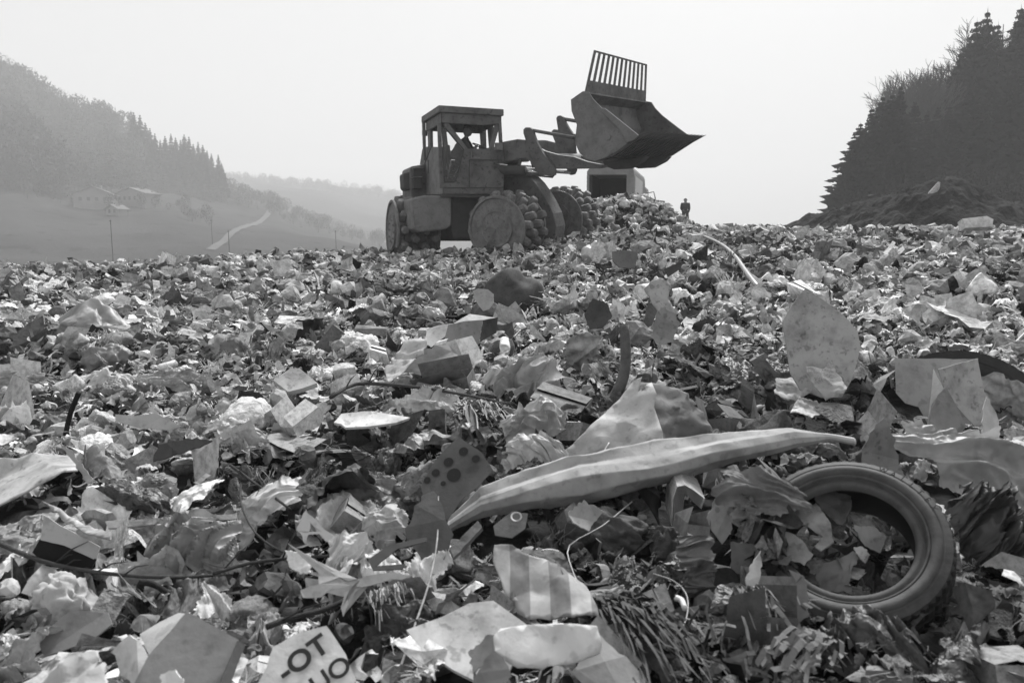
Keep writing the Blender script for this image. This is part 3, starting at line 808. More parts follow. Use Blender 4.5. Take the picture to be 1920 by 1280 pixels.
# grab rail and mirror stalk on the cab side
mb = MB(); mb.tube([ps(795, 322, -.08), ps(797, 305, -.12), ps(803, 290, -.12), ps(809, 275, -.08)], .014, 6); mb.tube([ps(803, 300, -.06), ps(803.5, 325, -.06)], .012, 6)
cabp('grab_rail', M['steel_dark'], mb, bevel=0)
mb = MB(); mb.prism([ps(a, b, -.05) for a, b in [(791, 244), (793.5, 244), (793.5, 255), (791, 254)]], RW_ * .12); cabp('lamp', M['steel_dark'], mb)
mb = MB(); mb.prism([ps(a, b, .2) for a, b in [(791.5, 280), (795, 280), (797, 309), (787, 309)]], RW_ * .9); cabp('rear_guard', M['steel'], mb)
# engine hood behind and lamps, air cleaner
mb = MB(); hood = [pr(a, b, 1.7) for a, b in [(768, 316), (772, 311.5), (795, 308), (870, 308), (870, 400), (772, 400), (769, 360)]]
mb.prism(hood, -RF * 1.0); mb.obj('engine_hood', M['steel'], loader, bevel=.05)
for (a, b, c, d) in ((775, 316, 793, 331), (775.5, 333, 792, 354)):
    mb = MB(); mb.prism([pr(a, b, 1.5), pr(c, b, 1.5), pr(c - 1, d, 1.5), pr(a - .5, d, 1.5)], -RF * .22); h = mb.obj('lamp_box', M['steel_dark'], loader, bevel=.02)
    mb = MB(); mb.prism([pr(a - .5, b - 1.8, 1.44), pr(c + .5, b - 2.3, 1.44), pr(c + .5, b - .3, 1.44), pr(a - .5, b - .1, 1.44)], -RF * .3); mb.obj('visor', M['drum'], h, bevel=.01)
mb = MB(); mb.prism([pr(a, b, 1.75) for a, b in [(756, 328), (758, 324.5), (768, 323), (771, 324), (771, 356), (761, 356), (757.5, 352)]], -RF * .5); mb.obj('air_cleaner', M['steel_dark'], loader, bevel=.05)
# tank and step box ahead of the rear wheel, articulation joint, belly
mb = MB(); mb.prism([pr(a, b, .12) for a, b in [(771, 372), (797, 366), (846.5, 367), (847, 423), (838, 430), (786, 436), (774, 429)]], -RF * 1.05); bx_ = mb.obj('tank', M['steel_lit'], loader, bevel=.05)
mb = MB(); mb.prism([pr(a, b, .10) for a, b in [(776, 393), (787, 391), (790, 425), (778, 428)]], -RF * .03); mb.obj('access_step', M['drum'], bx_, bevel=.01)
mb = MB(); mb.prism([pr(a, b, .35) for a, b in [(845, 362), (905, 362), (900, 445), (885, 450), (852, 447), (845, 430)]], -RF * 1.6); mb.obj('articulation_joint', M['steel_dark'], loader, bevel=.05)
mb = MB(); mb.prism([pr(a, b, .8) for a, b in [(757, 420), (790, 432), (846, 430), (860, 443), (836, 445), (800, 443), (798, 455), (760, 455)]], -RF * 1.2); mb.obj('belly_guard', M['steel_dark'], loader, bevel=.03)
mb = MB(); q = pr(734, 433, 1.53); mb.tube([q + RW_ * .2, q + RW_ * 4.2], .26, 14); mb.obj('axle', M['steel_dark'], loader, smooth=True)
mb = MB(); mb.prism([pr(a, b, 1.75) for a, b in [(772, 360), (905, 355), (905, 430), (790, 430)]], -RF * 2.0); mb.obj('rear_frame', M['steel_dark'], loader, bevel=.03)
for ch in loader.children:
    if ch.matrix_parent_inverse == Matrix.Identity(4): ch.matrix_parent_inverse = Matrix.Translation(loader.location).inverted()

# ------------------------------------------------------------------ people
def skin_mesh(verts, edges, radii, root=0, sub=1):
    me = bpy.data.meshes.new('tmp'); me.from_pydata([tuple(v) for v in verts], edges, []); me.update()
    o = bpy.data.objects.new('tmp', me); COL.objects.link(o)
    md = o.modifiers.new('s', 'SKIN'); 
    for i, sv in enumerate(me.skin_vertices[0].data):
        sv.radius = radii[i] if hasattr(radii[i], '__len__') else (radii[i], radii[i]); sv.use_root = (i == root)
    md.use_smooth_shade = True
    s2 = o.modifiers.new('u', 'SUBSURF'); s2.levels = sub; s2.render_levels = sub
    dg = bpy.context.evaluated_depsgraph_get(); dg.update()
    res = bpy.data.meshes.new_from_object(o.evaluated_get(dg))
    bpy.data.objects.remove(o); return res
def remeshed(parts, vox, mats, pick, name, parent=None, disp=None):
    bm = bmesh.new()
    for p in parts: bm.from_mesh(p)
    me = bpy.data.meshes.new(name); bm.to_mesh(me); bm.free()
    o = bpy.data.objects.new(name, me); COL.objects.link(o)
    md = o.modifiers.new('r', 'REMESH'); md.mode = 'VOXEL'; md.voxel_size = vox; md.use_smooth_shade = True
    dg = bpy.context.evaluated_depsgraph_get(); dg.update()
    res = bpy.data.meshes.new_from_object(o.evaluated_get(dg)); o.modifiers.clear(); o.data = res
    for m in mats: res.materials.append(m)
    for p in res.polygons: p.material_index = pick(p.center)
    if parent: o.parent = parent
    o.name = name
    return o
def ball(c, rx, ry, rz, rot=None):
    bm = bmesh.new(); bmesh.ops.create_icosphere(bm, subdivisions=3, radius=1)
    mt = Matrix.Translation(c) @ (rot or Matrix.Identity(4)) @ Matrix.Diagonal((rx, ry, rz, 1))
    bmesh.ops.transform(bm, matrix=mt, verts=bm.verts)
    me = bpy.data.meshes.new('b'); bm.to_mesh(me); bm.free(); return me
def person(J, face, label, cap, bulk=1.0, hb=1.0):
    """J: world joints. face: unit vector the head looks along"""
    root = empty('person', J['foot_r'] if 'foot_r' in J else J['pelvis'], label, 'person')
    names = ['pelvis', 'belly', 'chest', 'neck', 'head0', 'sh_l', 'el_l', 'wr_l', 'sh_r', 'el_r', 'wr_r', 'hip_l', 'kn_l', 'an_l', 'to_l', 'hip_r', 'kn_r', 'an_r', 'to_r']
    J['head0'] = J['neck'] + (J['head'] - J['neck']) * .6
    V = [J[k] for k in names]; ix = {k: i for i, k in enumerate(names)}
    E = [(0, 1), (1, 2), (2, 3), (3, 4), (2, 5), (5, 6), (6, 7), (2, 8), (8, 9), (9, 10), (0, 11), (11, 12), (12, 13), (13, 14), (0, 15), (15, 16), (16, 17), (17, 18)]
    RD = [.125, .12, .13, .06, .06, .065, .045, .03, .065, .045, .03, .085, .06, .042, .035, .085, .06, .042, .035]
    hands = []
    for s in 'lr':
        w, e = J['wr_' + s], J['el_' + s]; d = (w - e).normalized(); b = d.cross(face).normalized() if abs(d.dot(face)) < .95 else Vector((0, 0, 1)); dn = d.cross(b).normalized()
        pv = [w, w + d * .05, w + d * .085]; pe = [(0, 1), (1, 2)]; prd = [.026, .034, .036]
        for q in range(4):
            k = len(pv); off = b * (-.03 + .02 * q); L = (.07, .08, .075, .06)[q]
            pv += [w + d * .09 + off, w + d * (.09 + L * .5) + off + dn * .012, w + d * (.09 + L * .85) + off + dn * .04]; pe += [(2, k), (k, k + 1), (k + 1, k + 2)]; prd += [.0095, .009, .008]
        k = len(pv); pv += [w + d * .06 + b * -.045 + dn * .015, w + d * .10 + b * -.055 + dn * .03]; pe += [(1, k), (k, k + 1)]; prd += [.011, .009]
        hands.append(skin_mesh(pv, pe, prd))
    body = skin_mesh(V, E, RD)
    up = (J['head'] - J['neck']).normalized(); side = face.cross(up).normalized(); fw = up.cross(side).normalized()
    if fw.dot(face) < 0: fw = -fw
    H = J['head']; rot = Matrix((side, fw, up)).transposed().to_4x4()
    parts = [body] + hands + [ball(H, .078 * hb, .098 * hb, .12 * hb, rot), ball(H + fw * .075 - up * .055, .05, .04, .05, rot), ball(H + fw * .112 - up * .012, .012, .022, .026, rot),
                              ball(H + side * .08, .014, .025, .032, rot), ball(H - side * .08, .014, .025, .032, rot), ball(H + fw * .095 - up * .055, .026, .014, .008, rot),
                              ball(H + fw * .092 + side * .032 + up * .02, .014, .012, .010, rot), ball(H + fw * .092 - side * .032 + up * .02, .014, .012, .010, rot)]
    remeshed(parts, .012, [M['skin']], lambda c: 0, 'body', root)
    jn = [0, 1, 2, 5, 6, 7, 8, 9, 10]; mp = {a: i for i, a in enumerate(jn)}
    je = [(mp[a], mp[b]) for a, b in E if a in mp and b in mp]
    jr = [q_ * bulk for q_ in [.165, .165, .16, .095, .07, .05, .095, .07, .05]]
    JV = [V[a] for a in jn]; JV[5] = V[6] + (V[7] - V[6]) * .93; JV[8] = V[9] + (V[10] - V[9]) * .93
    coat = remeshed([skin_mesh(JV, je, jr), ball(J['neck'] * .75 + J['chest'] * .25, .10, .10, .06)], .016, [M['jacket']], lambda c: 0, 'jacket', root)
    tn = [0, 11, 12, 13, 15, 16, 17]; mp = {a: i for i, a in enumerate(tn)}
    te = [(mp[a], mp[b]) for a, b in E if a in mp and b in mp]
    remeshed([skin_mesh([V[a] for a in tn], te, [.14, .11, .082, .07, .11, .082, .07])], .016, [M['jacket']], lambda c: 0, 'trousers', root)
    for s in 'lr':
        a, t = J['an_' + s], J['to_' + s]; d = (t - a); d.z = 0; d = d.normalized() if d.length > 1e-4 else face
        bt = skin_mesh([a + UZ * .12, a, a - UZ * .03 - d * .04, t], [(0, 1), (1, 2), (1, 3)], [.062, .06, .05, .045], 1); bt.materials.append(M['rubber_dark'])
        o = bpy.data.objects.new('boot', bt); COL.objects.link(o); o.parent = root
    mb = MB()
    if cap == 'cap':
        mb.lathe(H + up * .055, up, [(0, .098 * hb), (.035, .118 * hb), (.08, .105 * hb), (.10, .05), (.102, .001)], 20)
        mb.prism([H + up * .06 + fw * a + side * b for a, b in [(.08, -.07), (.16, -.055), (.195, 0), (.16, .055), (.08, .07)]], up * .012 - fw * .0)
    else:
        mb.lathe(H + up * .01 - fw * .005, up, [(0, .094), (.05, .104), (.09, .088), (.118, .045), (.125, .001)], 20)
    mb.obj('cap', M['jacket'], root, smooth=True)
    world_parts(root)
    return root
dy = 21.15
def ad(px, py, dd=0.0): return at(px, py, dy + dd)
J = dict(pelvis=ad(853, 308), belly=ad(858, 293), chest=ad(869, 272), neck=ad(874, 258.5), head=ad(877, 246.5),
         sh_l=ad(873, 267, .21), sh_r=ad(868, 268, -.21), el_l=ad(886, 284, .27), el_r=ad(881, 285, -.27), wr_l=ad(892, 277, .12), wr_r=ad(889, 279, -.15),
         hip_l=ad(855, 312, .10), hip_r=ad(855, 312, -.10), kn_l=ad(882, 310, .14), kn_r=ad(880, 312, -.16), an_l=ad(887, 338, .14), an_r=ad(884, 340, -.16), to_l=ad(895, 342, .14), to_r=ad(892, 344, -.16))
person(J, Vector((1, -.15, -.12)).normalized(), 'driver in a peaked cap sitting in the loader cab, in profile at the wheel', 'cap', 1.45, 1.2)

mx_, my_ = at(1284, 428, 47).x, 47.0
gz = ground(mx_, my_) + .06
Q = lambda x, y, z: Vector((mx_ + x, my_ + y, gz + z))
J = dict(pelvis=Q(0, 0, .93), belly=Q(.01, .02, 1.10), chest=Q(.02, .06, 1.34), neck=Q(.03, .13, 1.50), head=Q(.05, .23, 1.58),
         sh_l=Q(-.19, .05, 1.39), sh_r=Q(.22, .06, 1.39), el_l=Q(-.24, .04, 1.12), el_r=Q(.25, .05, 1.10), wr_l=Q(-.12, .24, 1.0), wr_r=Q(.22, .16, .86),
         hip_l=Q(-.10, 0, .88), hip_r=Q(.11, 0, .88), kn_l=Q(-.14, .03, .48), kn_r=Q(.17, .05, .48), an_l=Q(-.17, -.02, .07), an_r=Q(.23, .02, .07), to_l=Q(-.19, .16, .03), to_r=Q(.27, .18, .03))
J['foot_r'] = Q(0, 0, 0)
person(J, Vector((.1, .85, -.5)).normalized(), 'man in dark work clothes standing beyond the rubbish with his back turned and head bowed', 'hat')

# ------------------------------------------------------------------ the truck tipping behind the heap
ph = R(15); TN = Vector((-math.sin(ph), -math.cos(ph), 0)); TS = Vector((math.cos(ph), -math.sin(ph), 0)); TFw = -TN
y0 = 33.0
tl = at(1100, 330, y0)
def pt(px, py, back=0.0): return on_plane(px, py, tl + TFw * back, TN)
trk = empty('refuse_truck', (tl.x, tl.y, ground(tl.x + 1, tl.y)), 'grey box-bodied refuse truck with a dark open rear behind the fresh rubbish heap', 'truck')
gzt = ground(tl.x + 1, tl.y) + .05
roofl = [(1100.5, 328), (1100.5, 322), (1104, 316.5), (1116, 312), (1140, 309), (1160, 308), (1180, 310), (1186, 313), (1188, 319), (1188.5, 328)]
mb = MB(); mb.prism([pt(a, b) for a, b in roofl], TFw * 4.6); mb.obj('roof', M['van'], trk, bevel=.02)
L_, R__ = pt(1100.5, 328), pt(1188.5, 328)
wdt = (R__ - L_).dot(TS)
def tq(s, f, z): 
    p = L_ + TS * s + TFw * f; return Vector((p.x, p.y, z))
zt_ = L_.z - .01; zb_ = gzt + .75
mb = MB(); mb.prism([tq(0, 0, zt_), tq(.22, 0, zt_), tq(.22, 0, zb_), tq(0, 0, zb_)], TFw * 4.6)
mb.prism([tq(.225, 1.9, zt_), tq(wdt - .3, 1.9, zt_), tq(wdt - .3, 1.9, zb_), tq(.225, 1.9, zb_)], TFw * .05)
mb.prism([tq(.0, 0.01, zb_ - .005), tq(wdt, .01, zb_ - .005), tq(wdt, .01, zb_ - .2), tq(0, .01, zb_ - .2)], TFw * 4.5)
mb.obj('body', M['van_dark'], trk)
mb = MB(); mb.prism([tq(wdt - .29, .0, zt_), tq(wdt - .0, .0, zt_), tq(wdt - .0, .0, zb_), tq(wdt - .29, .0, zb_)], TFw * 4.6); mb.obj('side_wall', M['van'], trk, bevel=.01)
mb = MB(); mb.prism([tq(.0, -.02, zt_), tq(.1, -.02, zt_), tq(.1, -.02, zb_), tq(.0, -.02, zb_)], TFw * .018); mb.obj('door_frame', M['van'], trk)
mb = MB(); mb.prism([tq(wdt + .004, .3, zt_ - .05), tq(wdt + .004, .3, zb_ + .1), tq(wdt + .004, 3.2, zb_ + .1), tq(wdt + .004, 3.2, zt_ - .05)], TS * .03); mb.obj('side_panel', M['van_white'], trk)
mb = MB(); mb.prism([tq(.1, 4.7, zt_ - .1), tq(wdt + .0, 4.7, zt_ - .1), tq(wdt + .0, 4.7, zb_ - .1), tq(.1, 4.7, zb_ - .1)], TFw * 1.7); cabt = mb.obj('cab', M['van'], trk, bevel=.12)
mb = MB(); mb.prism([tq(wdt + .002, 5.2, zt_ - .3), tq(wdt + .002, 5.2, zt_ - 1.0), tq(wdt + .002, 6.1, zt_ - 1.0), tq(wdt + .002, 5.95, zt_ - .3)], TS * .01); mb.obj('window', M['pane'], cabt)
mb = MB(); e = tq(wdt, 5.9, zt_ - .35); mb.tube([e, e + TS * .28 + UZ * .05, e + TS * .36 - UZ * .25, e + TS * .3 - UZ * .95, e - UZ * 1.0], .022, 6); mi = mb.obj('mirror_arm', M['steel_dark'], trk)
mb = MB(); mb.box(e + TS * .62 - UZ * .75, TS * .11, TFw * .03, UZ * .2); mb.tube([e + TS * .34 - UZ * .7, e + TS * .55 - UZ * .7], .015, 6); mb.obj('mirror', M['steel_dark'], mi)
for f in (1.1, 3.6, 5.6):
    for s in (.0, wdt - .32):
        mb = MB(); c = tq(s, f, gzt + .46); mb.lathe(c, TS, [(0, .2), (.02, .44), (.05, .5), (.27, .5), (.3, .44), (.32, .2), (.32, .001)], 24); w = mb.obj('wheel', M['rubber_dark'], trk, smooth=False)
        mb = MB(); mb.lathe(c - TS * .004, TS, [(.0, .001), (.0, .12), (.05, .25), (.02, .27)], 20); mb.obj('rim', M['van'], w)
world_parts(trk)

# ------------------------------------------------------------------ kinds of rubbish: shape libraries
def clip_poly(poly, n, d):
    A, B = [], []
    s = [p[0] * n[0] + p[1] * n[1] - d for p in poly]
    for i in range(len(poly)):
        p, q = poly[i], poly[(i + 1) % len(poly)]; a, b = s[i], s[(i + 1) % len(poly)]
        if a >= 0: A.append(p)
        if a <= 0: B.append(p)
        if a * b < 0:
            t = a / (a - b); m = (p[0] + (q[0] - p[0]) * t, p[1] + (q[1] - p[1]) * t); A.append(m); B.append(m)
    return [x for x in (A, B) if len(x) > 2]
def crease_sheet(outline, lines, r=None, noise_amp=0.0):
    """outline in the unit square; lines: (angle, offset, fold angle, side). Exact flat facets between creases."""
    cells = [outline]
    L = []
    for (th, d, phi, two) in lines:
        n = (math.cos(th), math.sin(th)); L.append((n, d, phi, two))
        cells = [c for cell in cells for c in clip_poly(cell, n, d)]
    V, F, idx = [], [], {}
    for c in cells:
        f = []
        for p in c:
            k = (round(p[0], 4), round(p[1], 4))
            if k not in idx:
                x, y, z = p[0], p[1], 0.0
                for n, d, phi, two in L:
                    s = p[0] * n[0] + p[1] * n[1] - d
                    s = abs(s) * .5 if two else max(0.0, s)
                    x += s * (math.cos(phi) - 1) * n[0]; y += s * (math.cos(phi) - 1) * n[1]; z += s * math.sin(phi)
                idx[k] = len(V); V.append((x, y, z))
            if not f or f[-1] != idx[k]: f.append(idx[k])
        if len(f) > 1 and f[0] == f[-1]: f.pop()
        if len(set(f)) == len(f) and len(f) > 2: F.append(f)
    V = np.array(V); V -= V.mean(0)
    return V, F
def ragged(r, n=12, aspect=1.0, rag=.12, square=.6):
    P = []
    for i in range(n):
        a = 2 * math.pi * i / n + r.uniform(-.1, .1)
        c, s = math.cos(a), math.sin(a)
        m = max(abs(c), abs(s))
        q = .5 * (1 - square) + .5 * square / m
        q *= 1 + r.uniform(-rag, rag)
        P.append((c * q, s * q * aspect))
    return P
def lib_paper(r, k):
    ls = [(r.uniform(0, 3.14), r.uniform(-.3, .3), r.choice([-1, 1]) * r.uniform(.35, 1.25), r.random() < .5) for _ in range(k)]
    if r.random() < .7:
        a = r.uniform(.45, 1); q = lambda v: v + r.uniform(-.04, .04)
        out = [(q(-.5), q(-.5 * a)), (q(0), q(-.5 * a)), (q(.5), q(-.5 * a)), (q(.5), q(0)), (q(.5), q(.5 * a)), (q(.1), q(.5 * a)), (q(-.5), q(.5 * a))]
        if r.random() < .5: out = out[:3] + [(q(.3), q(.05)), (q(.15), q(.12 * a))] + out[5:]
        return crease_sheet(out, ls)
    return crease_sheet(ragged(r, r.choice([10, 14, 20]), r.uniform(.45, 1.1), r.uniform(.08, .24), r.uniform(.5, 1)), ls)
def lib_crumple(r):
    ls = [(r.uniform(0, 3.14), r.uniform(-.42, .42), r.choice([-1, 1]) * r.uniform(.25, .95), True) for _ in range(r.choice([9, 11, 13]))]
    V, F = crease_sheet(ragged(r, r.choice([10, 14, 18]), r.uniform(.5, 1.0), r.uniform(.08, .3), r.uniform(.3, 1)), ls)
    V[:, 2] -= 1.2 * (V[:, 0] ** 2 + V[:, 1] ** 2) * r.uniform(-.2, 1)
    return V / max(np.ptp(V, axis=0)[:2]), F
def lib_strip(r):
    w = r.uniform(.06, .22)
    ls = [(r.uniform(-.3, .3), r.uniform(-.45, .45), r.uniform(-.9, .9), True) for _ in range(5)]
    return crease_sheet([(-.5, -w), (.5, -w * r.uniform(.6, 1)), (.5, w), (-.5, w * r.uniform(.7, 1))], ls)
def lib_soft(seed, n=30, amp=.13, cup=.5):
    """a scrunched soft sheet: several octaves of ridges, drooping edges, torn outline"""
    r = random.Random(seed); o = Vector((seed * 1.3, seed * 2.1, seed)); V, F = [], []
    asp = r.uniform(.45, 1); fx, fy = r.choice([(1, 1), (1, 2.2), (.7, 2.8)]); a = r.uniform(0, 3.14); ca, sa = math.cos(a), math.sin(a); fr = r.uniform(1.6, 3)
    for j in range(n + 1):
        for i in range(n + 1):
            u, v = i / n - .5, (j / n - .5) * asp
            rr = max(abs(u), abs(v / asp)) * 2; cr = math.hypot(u, v / asp) * 2 + 1e-6
            ang = math.atan2(v, u)
            k = 1 + (rr / cr - 1) * .5 * rr + rr * .28 * noise.fractal(Vector((math.cos(ang) * 1.7, math.sin(ang) * 1.7, seed)), .7, 2.2, 4)
            u, v = u * k, v * k
            p = Vector(((u * ca + v * sa) * fr * fx, (-u * sa + v * ca) * fr * fy, seed * .37))
            q = p + Vector((noise.noise(p + o), noise.noise(p - o), 0)) * .8
            z = 0; am = amp
            for oc in (1, 2.1, 4.3): z += am * (1 - 2.4 * abs(noise.noise(q * oc + o))); am *= .45
            z -= cup * (u * u + v * v)
            w = noise.noise_vector(q * 1.3 + o) * .07
            V.append((u * .85 + w.x, v * .85 + w.y, z))
    for j in range(n):
        for i in range(n):
            k = j * (n + 1) + i; F.append([k, k + 1, k + n + 2, k + n + 1])
    V = np.array(V); V[:, 2] -= V[:, 2].mean()
    return V, F
def lib_gather(seed, n=44, amp=.34, cup=.5):
    """film gathered towards one point, its folds fanning out"""
    r = random.Random(seed); V, F = [], []; cx, cy = -.5, r.uniform(-.2, .2); asp = r.uniform(.6, 1)
    for j in range(n + 1):
        for i in range(n + 1):
            u, v = i / n - .5, (j / n - .5) * asp
            rr = max(abs(u), abs(v / asp)) * 2; cr = math.hypot(u, v / asp) * 2 + 1e-6; ang = math.atan2(v, u)
            k = 1 + (rr / cr - 1) * .6 * rr + rr * .3 * noise.fractal(Vector((math.cos(ang) * 1.7, math.sin(ang) * 1.7, seed)), .7, 2.2, 4)
            u, v = u * k, v * k * (.35 + .65 * min(1, max(0, u + .6)))
            a, q = math.atan2(v - cy * .4, u - cx + .12), math.hypot(u - cx, v - cy)
            a += .25 * noise.noise(Vector((u * 2, v * 2, seed * .7)))
            z = amp * q * (.6 - 1.6 * abs(noise.noise(Vector((a * 3.2, q * .9, seed))))) + amp * .4 * q * (.5 - 1.6 * abs(noise.noise(Vector((a * 8.5, q * 1.4, seed + 9)))))
            z += .03 * noise.fractal(Vector((u * 7, v * 7, seed)), .7, 2, 3) - cup * (u * u + v * v)
            V.append((u, v, z))
    for j in range(n):
        for i in range(n):
            k = j * (n + 1) + i; F.append([k, k + 1, k + n + 2, k + n + 1])
    V = np.array(V); V[:, 2] -= V[:, 2].mean()
    return V, F
def lib_card(r):
    ls = [(r.choice([0, 1.57]) + r.uniform(-.12, .12), r.uniform(-.25, .25), r.choice([-1, 1]) * r.uniform(.2, 1.3), False) for _ in range(r.choice([0, 1, 1, 2]))]
    ls += [(r.uniform(0, 3.14), r.uniform(-.2, .2), r.uniform(-.5, .5), r.random() < .5)]
    out = [(-.5, -.5), (.5, -.5), (.5, .5), (-.5, .5)] if r.random() < .5 else ragged(r, 8, 1, .12, .9)
    a = r.uniform(.4, 1); out = [(x, y * a) for x, y in out]
    return crease_sheet(out, ls)
def ridged(p, o, sc):
    a = 1 - abs(noise.noise(p * sc + o)) * 2.2
    b = 1 - abs(noise.noise(p * sc * 2.1 + o * 1.7)) * 2.2
    return a * .65 + b * .35
def lib_blob(seed, sub=3, flat=.5, amp=.28, neck=False):
    bm = bmesh.new(); bmesh.ops.create_icosphere(bm, subdivisions=sub, radius=.5)
    o = Vector((seed * 3.1, seed * 1.7, seed * .9)); V = []
    for v in bm.verts:
        p = v.co * 2
        q = p + Vector((noise.noise(p * 1.1 + o), noise.noise(p * 1.1 + o * 2), noise.noise(p * 1.1 - o))) * .5
        s = 1 + .35 * noise.noise(q * .9 + o) + amp * (ridged(q, o, 1.5) - .5)
        w = p * .5 * s; w.z *= flat
        if neck and p.z > .6: w.z += (p.z - .6) * .9; w.x *= 1 - (p.z - .6) * 1.6; w.y *= 1 - (p.z - .6) * 1.6
        if w.z < -.2 * flat: w.z = -.2 * flat
        V.append(tuple(w))
    F = [[v.index for v in f.verts] for f in bm.faces]; bm.free()
    return np.array(V), F
def lib_film(seed, n=26, amp=.16):
    """a sheet of thin film or cloth with long flowing folds"""
    r = random.Random(seed); o = Vector((seed * 2.3, seed, 0)); V, F = [], []
    a = r.uniform(0, 3.14); ca, sa = math.cos(a), math.sin(a); st = r.uniform(.3, .8)
    asp = r.uniform(.5, 1)
    for j in range(n + 1):
        for i in range(n + 1):
            u, v = i / n - .5, (j / n - .5) * asp
            d = 1 + .22 * noise.noise(Vector((u * 4, v * 4, seed)))
            # round the corners unevenly
            rr = max(abs(u), abs(v / asp)) * 2; cr = math.hypot(u, v / asp) * 2 + 1e-6
            k = (rr / cr) ** .6 * d
            u2, v2 = u * k, v * k
            p = Vector(((u2 * ca + v2 * sa) * 2.2, (-u2 * sa + v2 * ca) * 2.2 * st * 3.2, 0))
            q = p + Vector((noise.noise(p * .8 + o), noise.noise(p * .8 - o), 0)) * .9
            z = amp * (ridged(q, o, .75)) + .10 * noise.noise(Vector((u2 * 2.2, v2 * 2.2, seed + 7)))
            z -= 1.0 * (u2 * u2 + v2 * v2) * r.choice([1]) * .55
            V.append((u2 * (1 - .15 * z), v2 + .12 * noise.noise(q + o), z))
    for j in range(n):
        for i in range(n):
            k = j * (n + 1) + i; F.append([k, k + 1, k + n + 2, k + n + 1])
    V = np.array(V); V[:, 2] -= V[:, 2].mean()
    return V, F
def warp_np(V, r, amt):
    """crush: push points by a few random planes"""
    V = V.copy()
    for _ in range(3):
        n = np.array([r.gauss(0, 1) for _ in range(3)]); n /= np.linalg.norm(n)
        d = r.uniform(-.1, .3); s = np.maximum(0, V @ n - d); q = np.array([r.gauss(0, 1) for _ in range(3)])
        V -= s[:, None] * (n * .45 + q * .25)[None] * amt
    return V
def lib_box(r, crush=1.0):
    a, b, c = .5, r.uniform(.3, .5), r.uniform(.12, .4); t = .008
    V, F = [], []
    def slab(P, nrm):
        k = len(V)
        for p in P: V.append(tuple(Vector(p)))
        for p in P: V.append(tuple(Vector(p) + nrm * t))
        n = len(P); F.append([k + i for i in range(n)][::-1]); F.append([k + n + i for i in range(n)])
        for i in range(n): F.append([k + i, k + (i + 1) % n, k + n + (i + 1) % n, k + n + i])
    slab([(-a, -b, -c), (a, -b, -c), (a, -b, c), (-a, -b, c)], Vector((0, 1, 0)))
    slab([(-a, b, -c), (a, b, -c), (a, b, c), (-a, b, c)], Vector((0, -1, 0)))
    slab([(-a, -b + t, -c), (-a, b - t, -c), (-a, b - t, c), (-a, -b + t, c)], Vector((1, 0, 0)))
    slab([(a, -b + t, -c), (a, b - t, -c), (a, b - t, c), (a, -b + t, c)], Vector((-1, 0, 0)))
    slab([(-a + t, -b + t, -c), (a - t, -b + t, -c), (a - t, b - t, -c), (-a + t, b - t, -c)], Vector((0, 0, 1)))
    closed = r.random() < .5
    for s in (-1, 1):
        w = b * .96; th = r.uniform(-.1, .15) if closed else r.uniform(.6, 2.3)
        dy, dz = -s * math.cos(th) * w, math.sin(th) * w
        slab([(-a + .01, s * b, c + .004), (a - .01, s * b, c + .004), (a - .01, s * b + dy, c + .004 + dz), (-a + .01, s * b + dy, c + .004 + dz)], Vector((0, 0, 1)))
    return warp_np(np.array(V), r, crush), F
def lib_ribbons(r, n=14, spread=.5, wd=.02, seg=4, straight=.5):
    V, F = [], []
    a0 = r.uniform(0, 3.14)
    for _ in range(n):
        p = Vector((r.gauss(0, .16), r.gauss(0, .16), r.uniform(0, .08)))
        a = a0 + r.gauss(0, 1 - straight); d = Vector((math.cos(a), math.sin(a), r.uniform(-.15, .35)))
        L = r.uniform(.25, .9) * spread; w = wd * r.uniform(.4, 1.5)
        nrm = Vector((-d.y, d.x, r.uniform(-.8, .8))).normalized() * w
        k = len(V)
        for i in range(seg + 1):
            V += [tuple(p - nrm), tuple(p + nrm)]
            p = p + d * L / seg; d = (d + Vector((r.gauss(0, .3), r.gauss(0, .3), r.gauss(0, .25) - .06)) * (1.3 - straight)).normalized()
        for i in range(seg): F.append([k + 2 * i, k + 2 * i + 1, k + 2 * i + 3, k + 2 * i + 2])
    return np.array(V), F
def lib_can(r, n=14):
    mb = MB(); h = r.uniform(.6, 1.1)
    mb.lathe((0, 0, -h / 2), (0, 0, 1), [(0, 0.001), (0, .26), (.02, .28), (h * .3, .27), (h * .6, .28), (h * .98, .28), (h, .26), (h, .22), (h * .97, .2), (h * .97, .001)], n)
    V = np.array([tuple(v) for v in mb.V]); return warp_np(V[:, [2, 0, 1]], r, .5), [list(f) for f in mb.F]
def lib_bottle(r, n=14):
    mb = MB()
    mb.lathe((0, 0, -.5), (0, 0, 1), [(0, .001), (0, .13), (.03, .15), (.3, .145), (.62, .15), (.72, .12), (.8, .05), (.93, .045), (.94, .06), (1.0, .06), (1.0, .001)], n)
    V = np.array([tuple(v) for v in mb.V]); return warp_np(V[:, [2, 0, 1]], r, .3), [list(f) for f in mb.F]
def lib_tin_lid(r):
    mb = MB(); mb.lathe((0, 0, 0), (0, 0, 1), [(0, .001), (0, .42), (.05, .5), (.07, .5), (.02, .4), (.02, .001)], 18)
    return warp_np(np.array([tuple(v) for v in mb.V]), r, .7), [list(f) for f in mb.F]
def lib_book(r):
    V, F = [], []; n = 7; k0 = 0; lay = 5
    for q in range(lay):
        k = len(V); bend = r.uniform(.0, .16) + q * .015
        for i in range(n + 1):
            u = i / n - .5; z = q * .022 + bend * (u + .5) ** 2
            for v in (-.36, .36): V.append((u * (1 - .02 * q), v + r.uniform(-.004, .004), z))
        for i in range(n): F.append([k + 2 * i, k + 2 * i + 2, k + 2 * i + 3, k + 2 * i + 1])
    return np.array(V), F
r_ = random.Random(21)
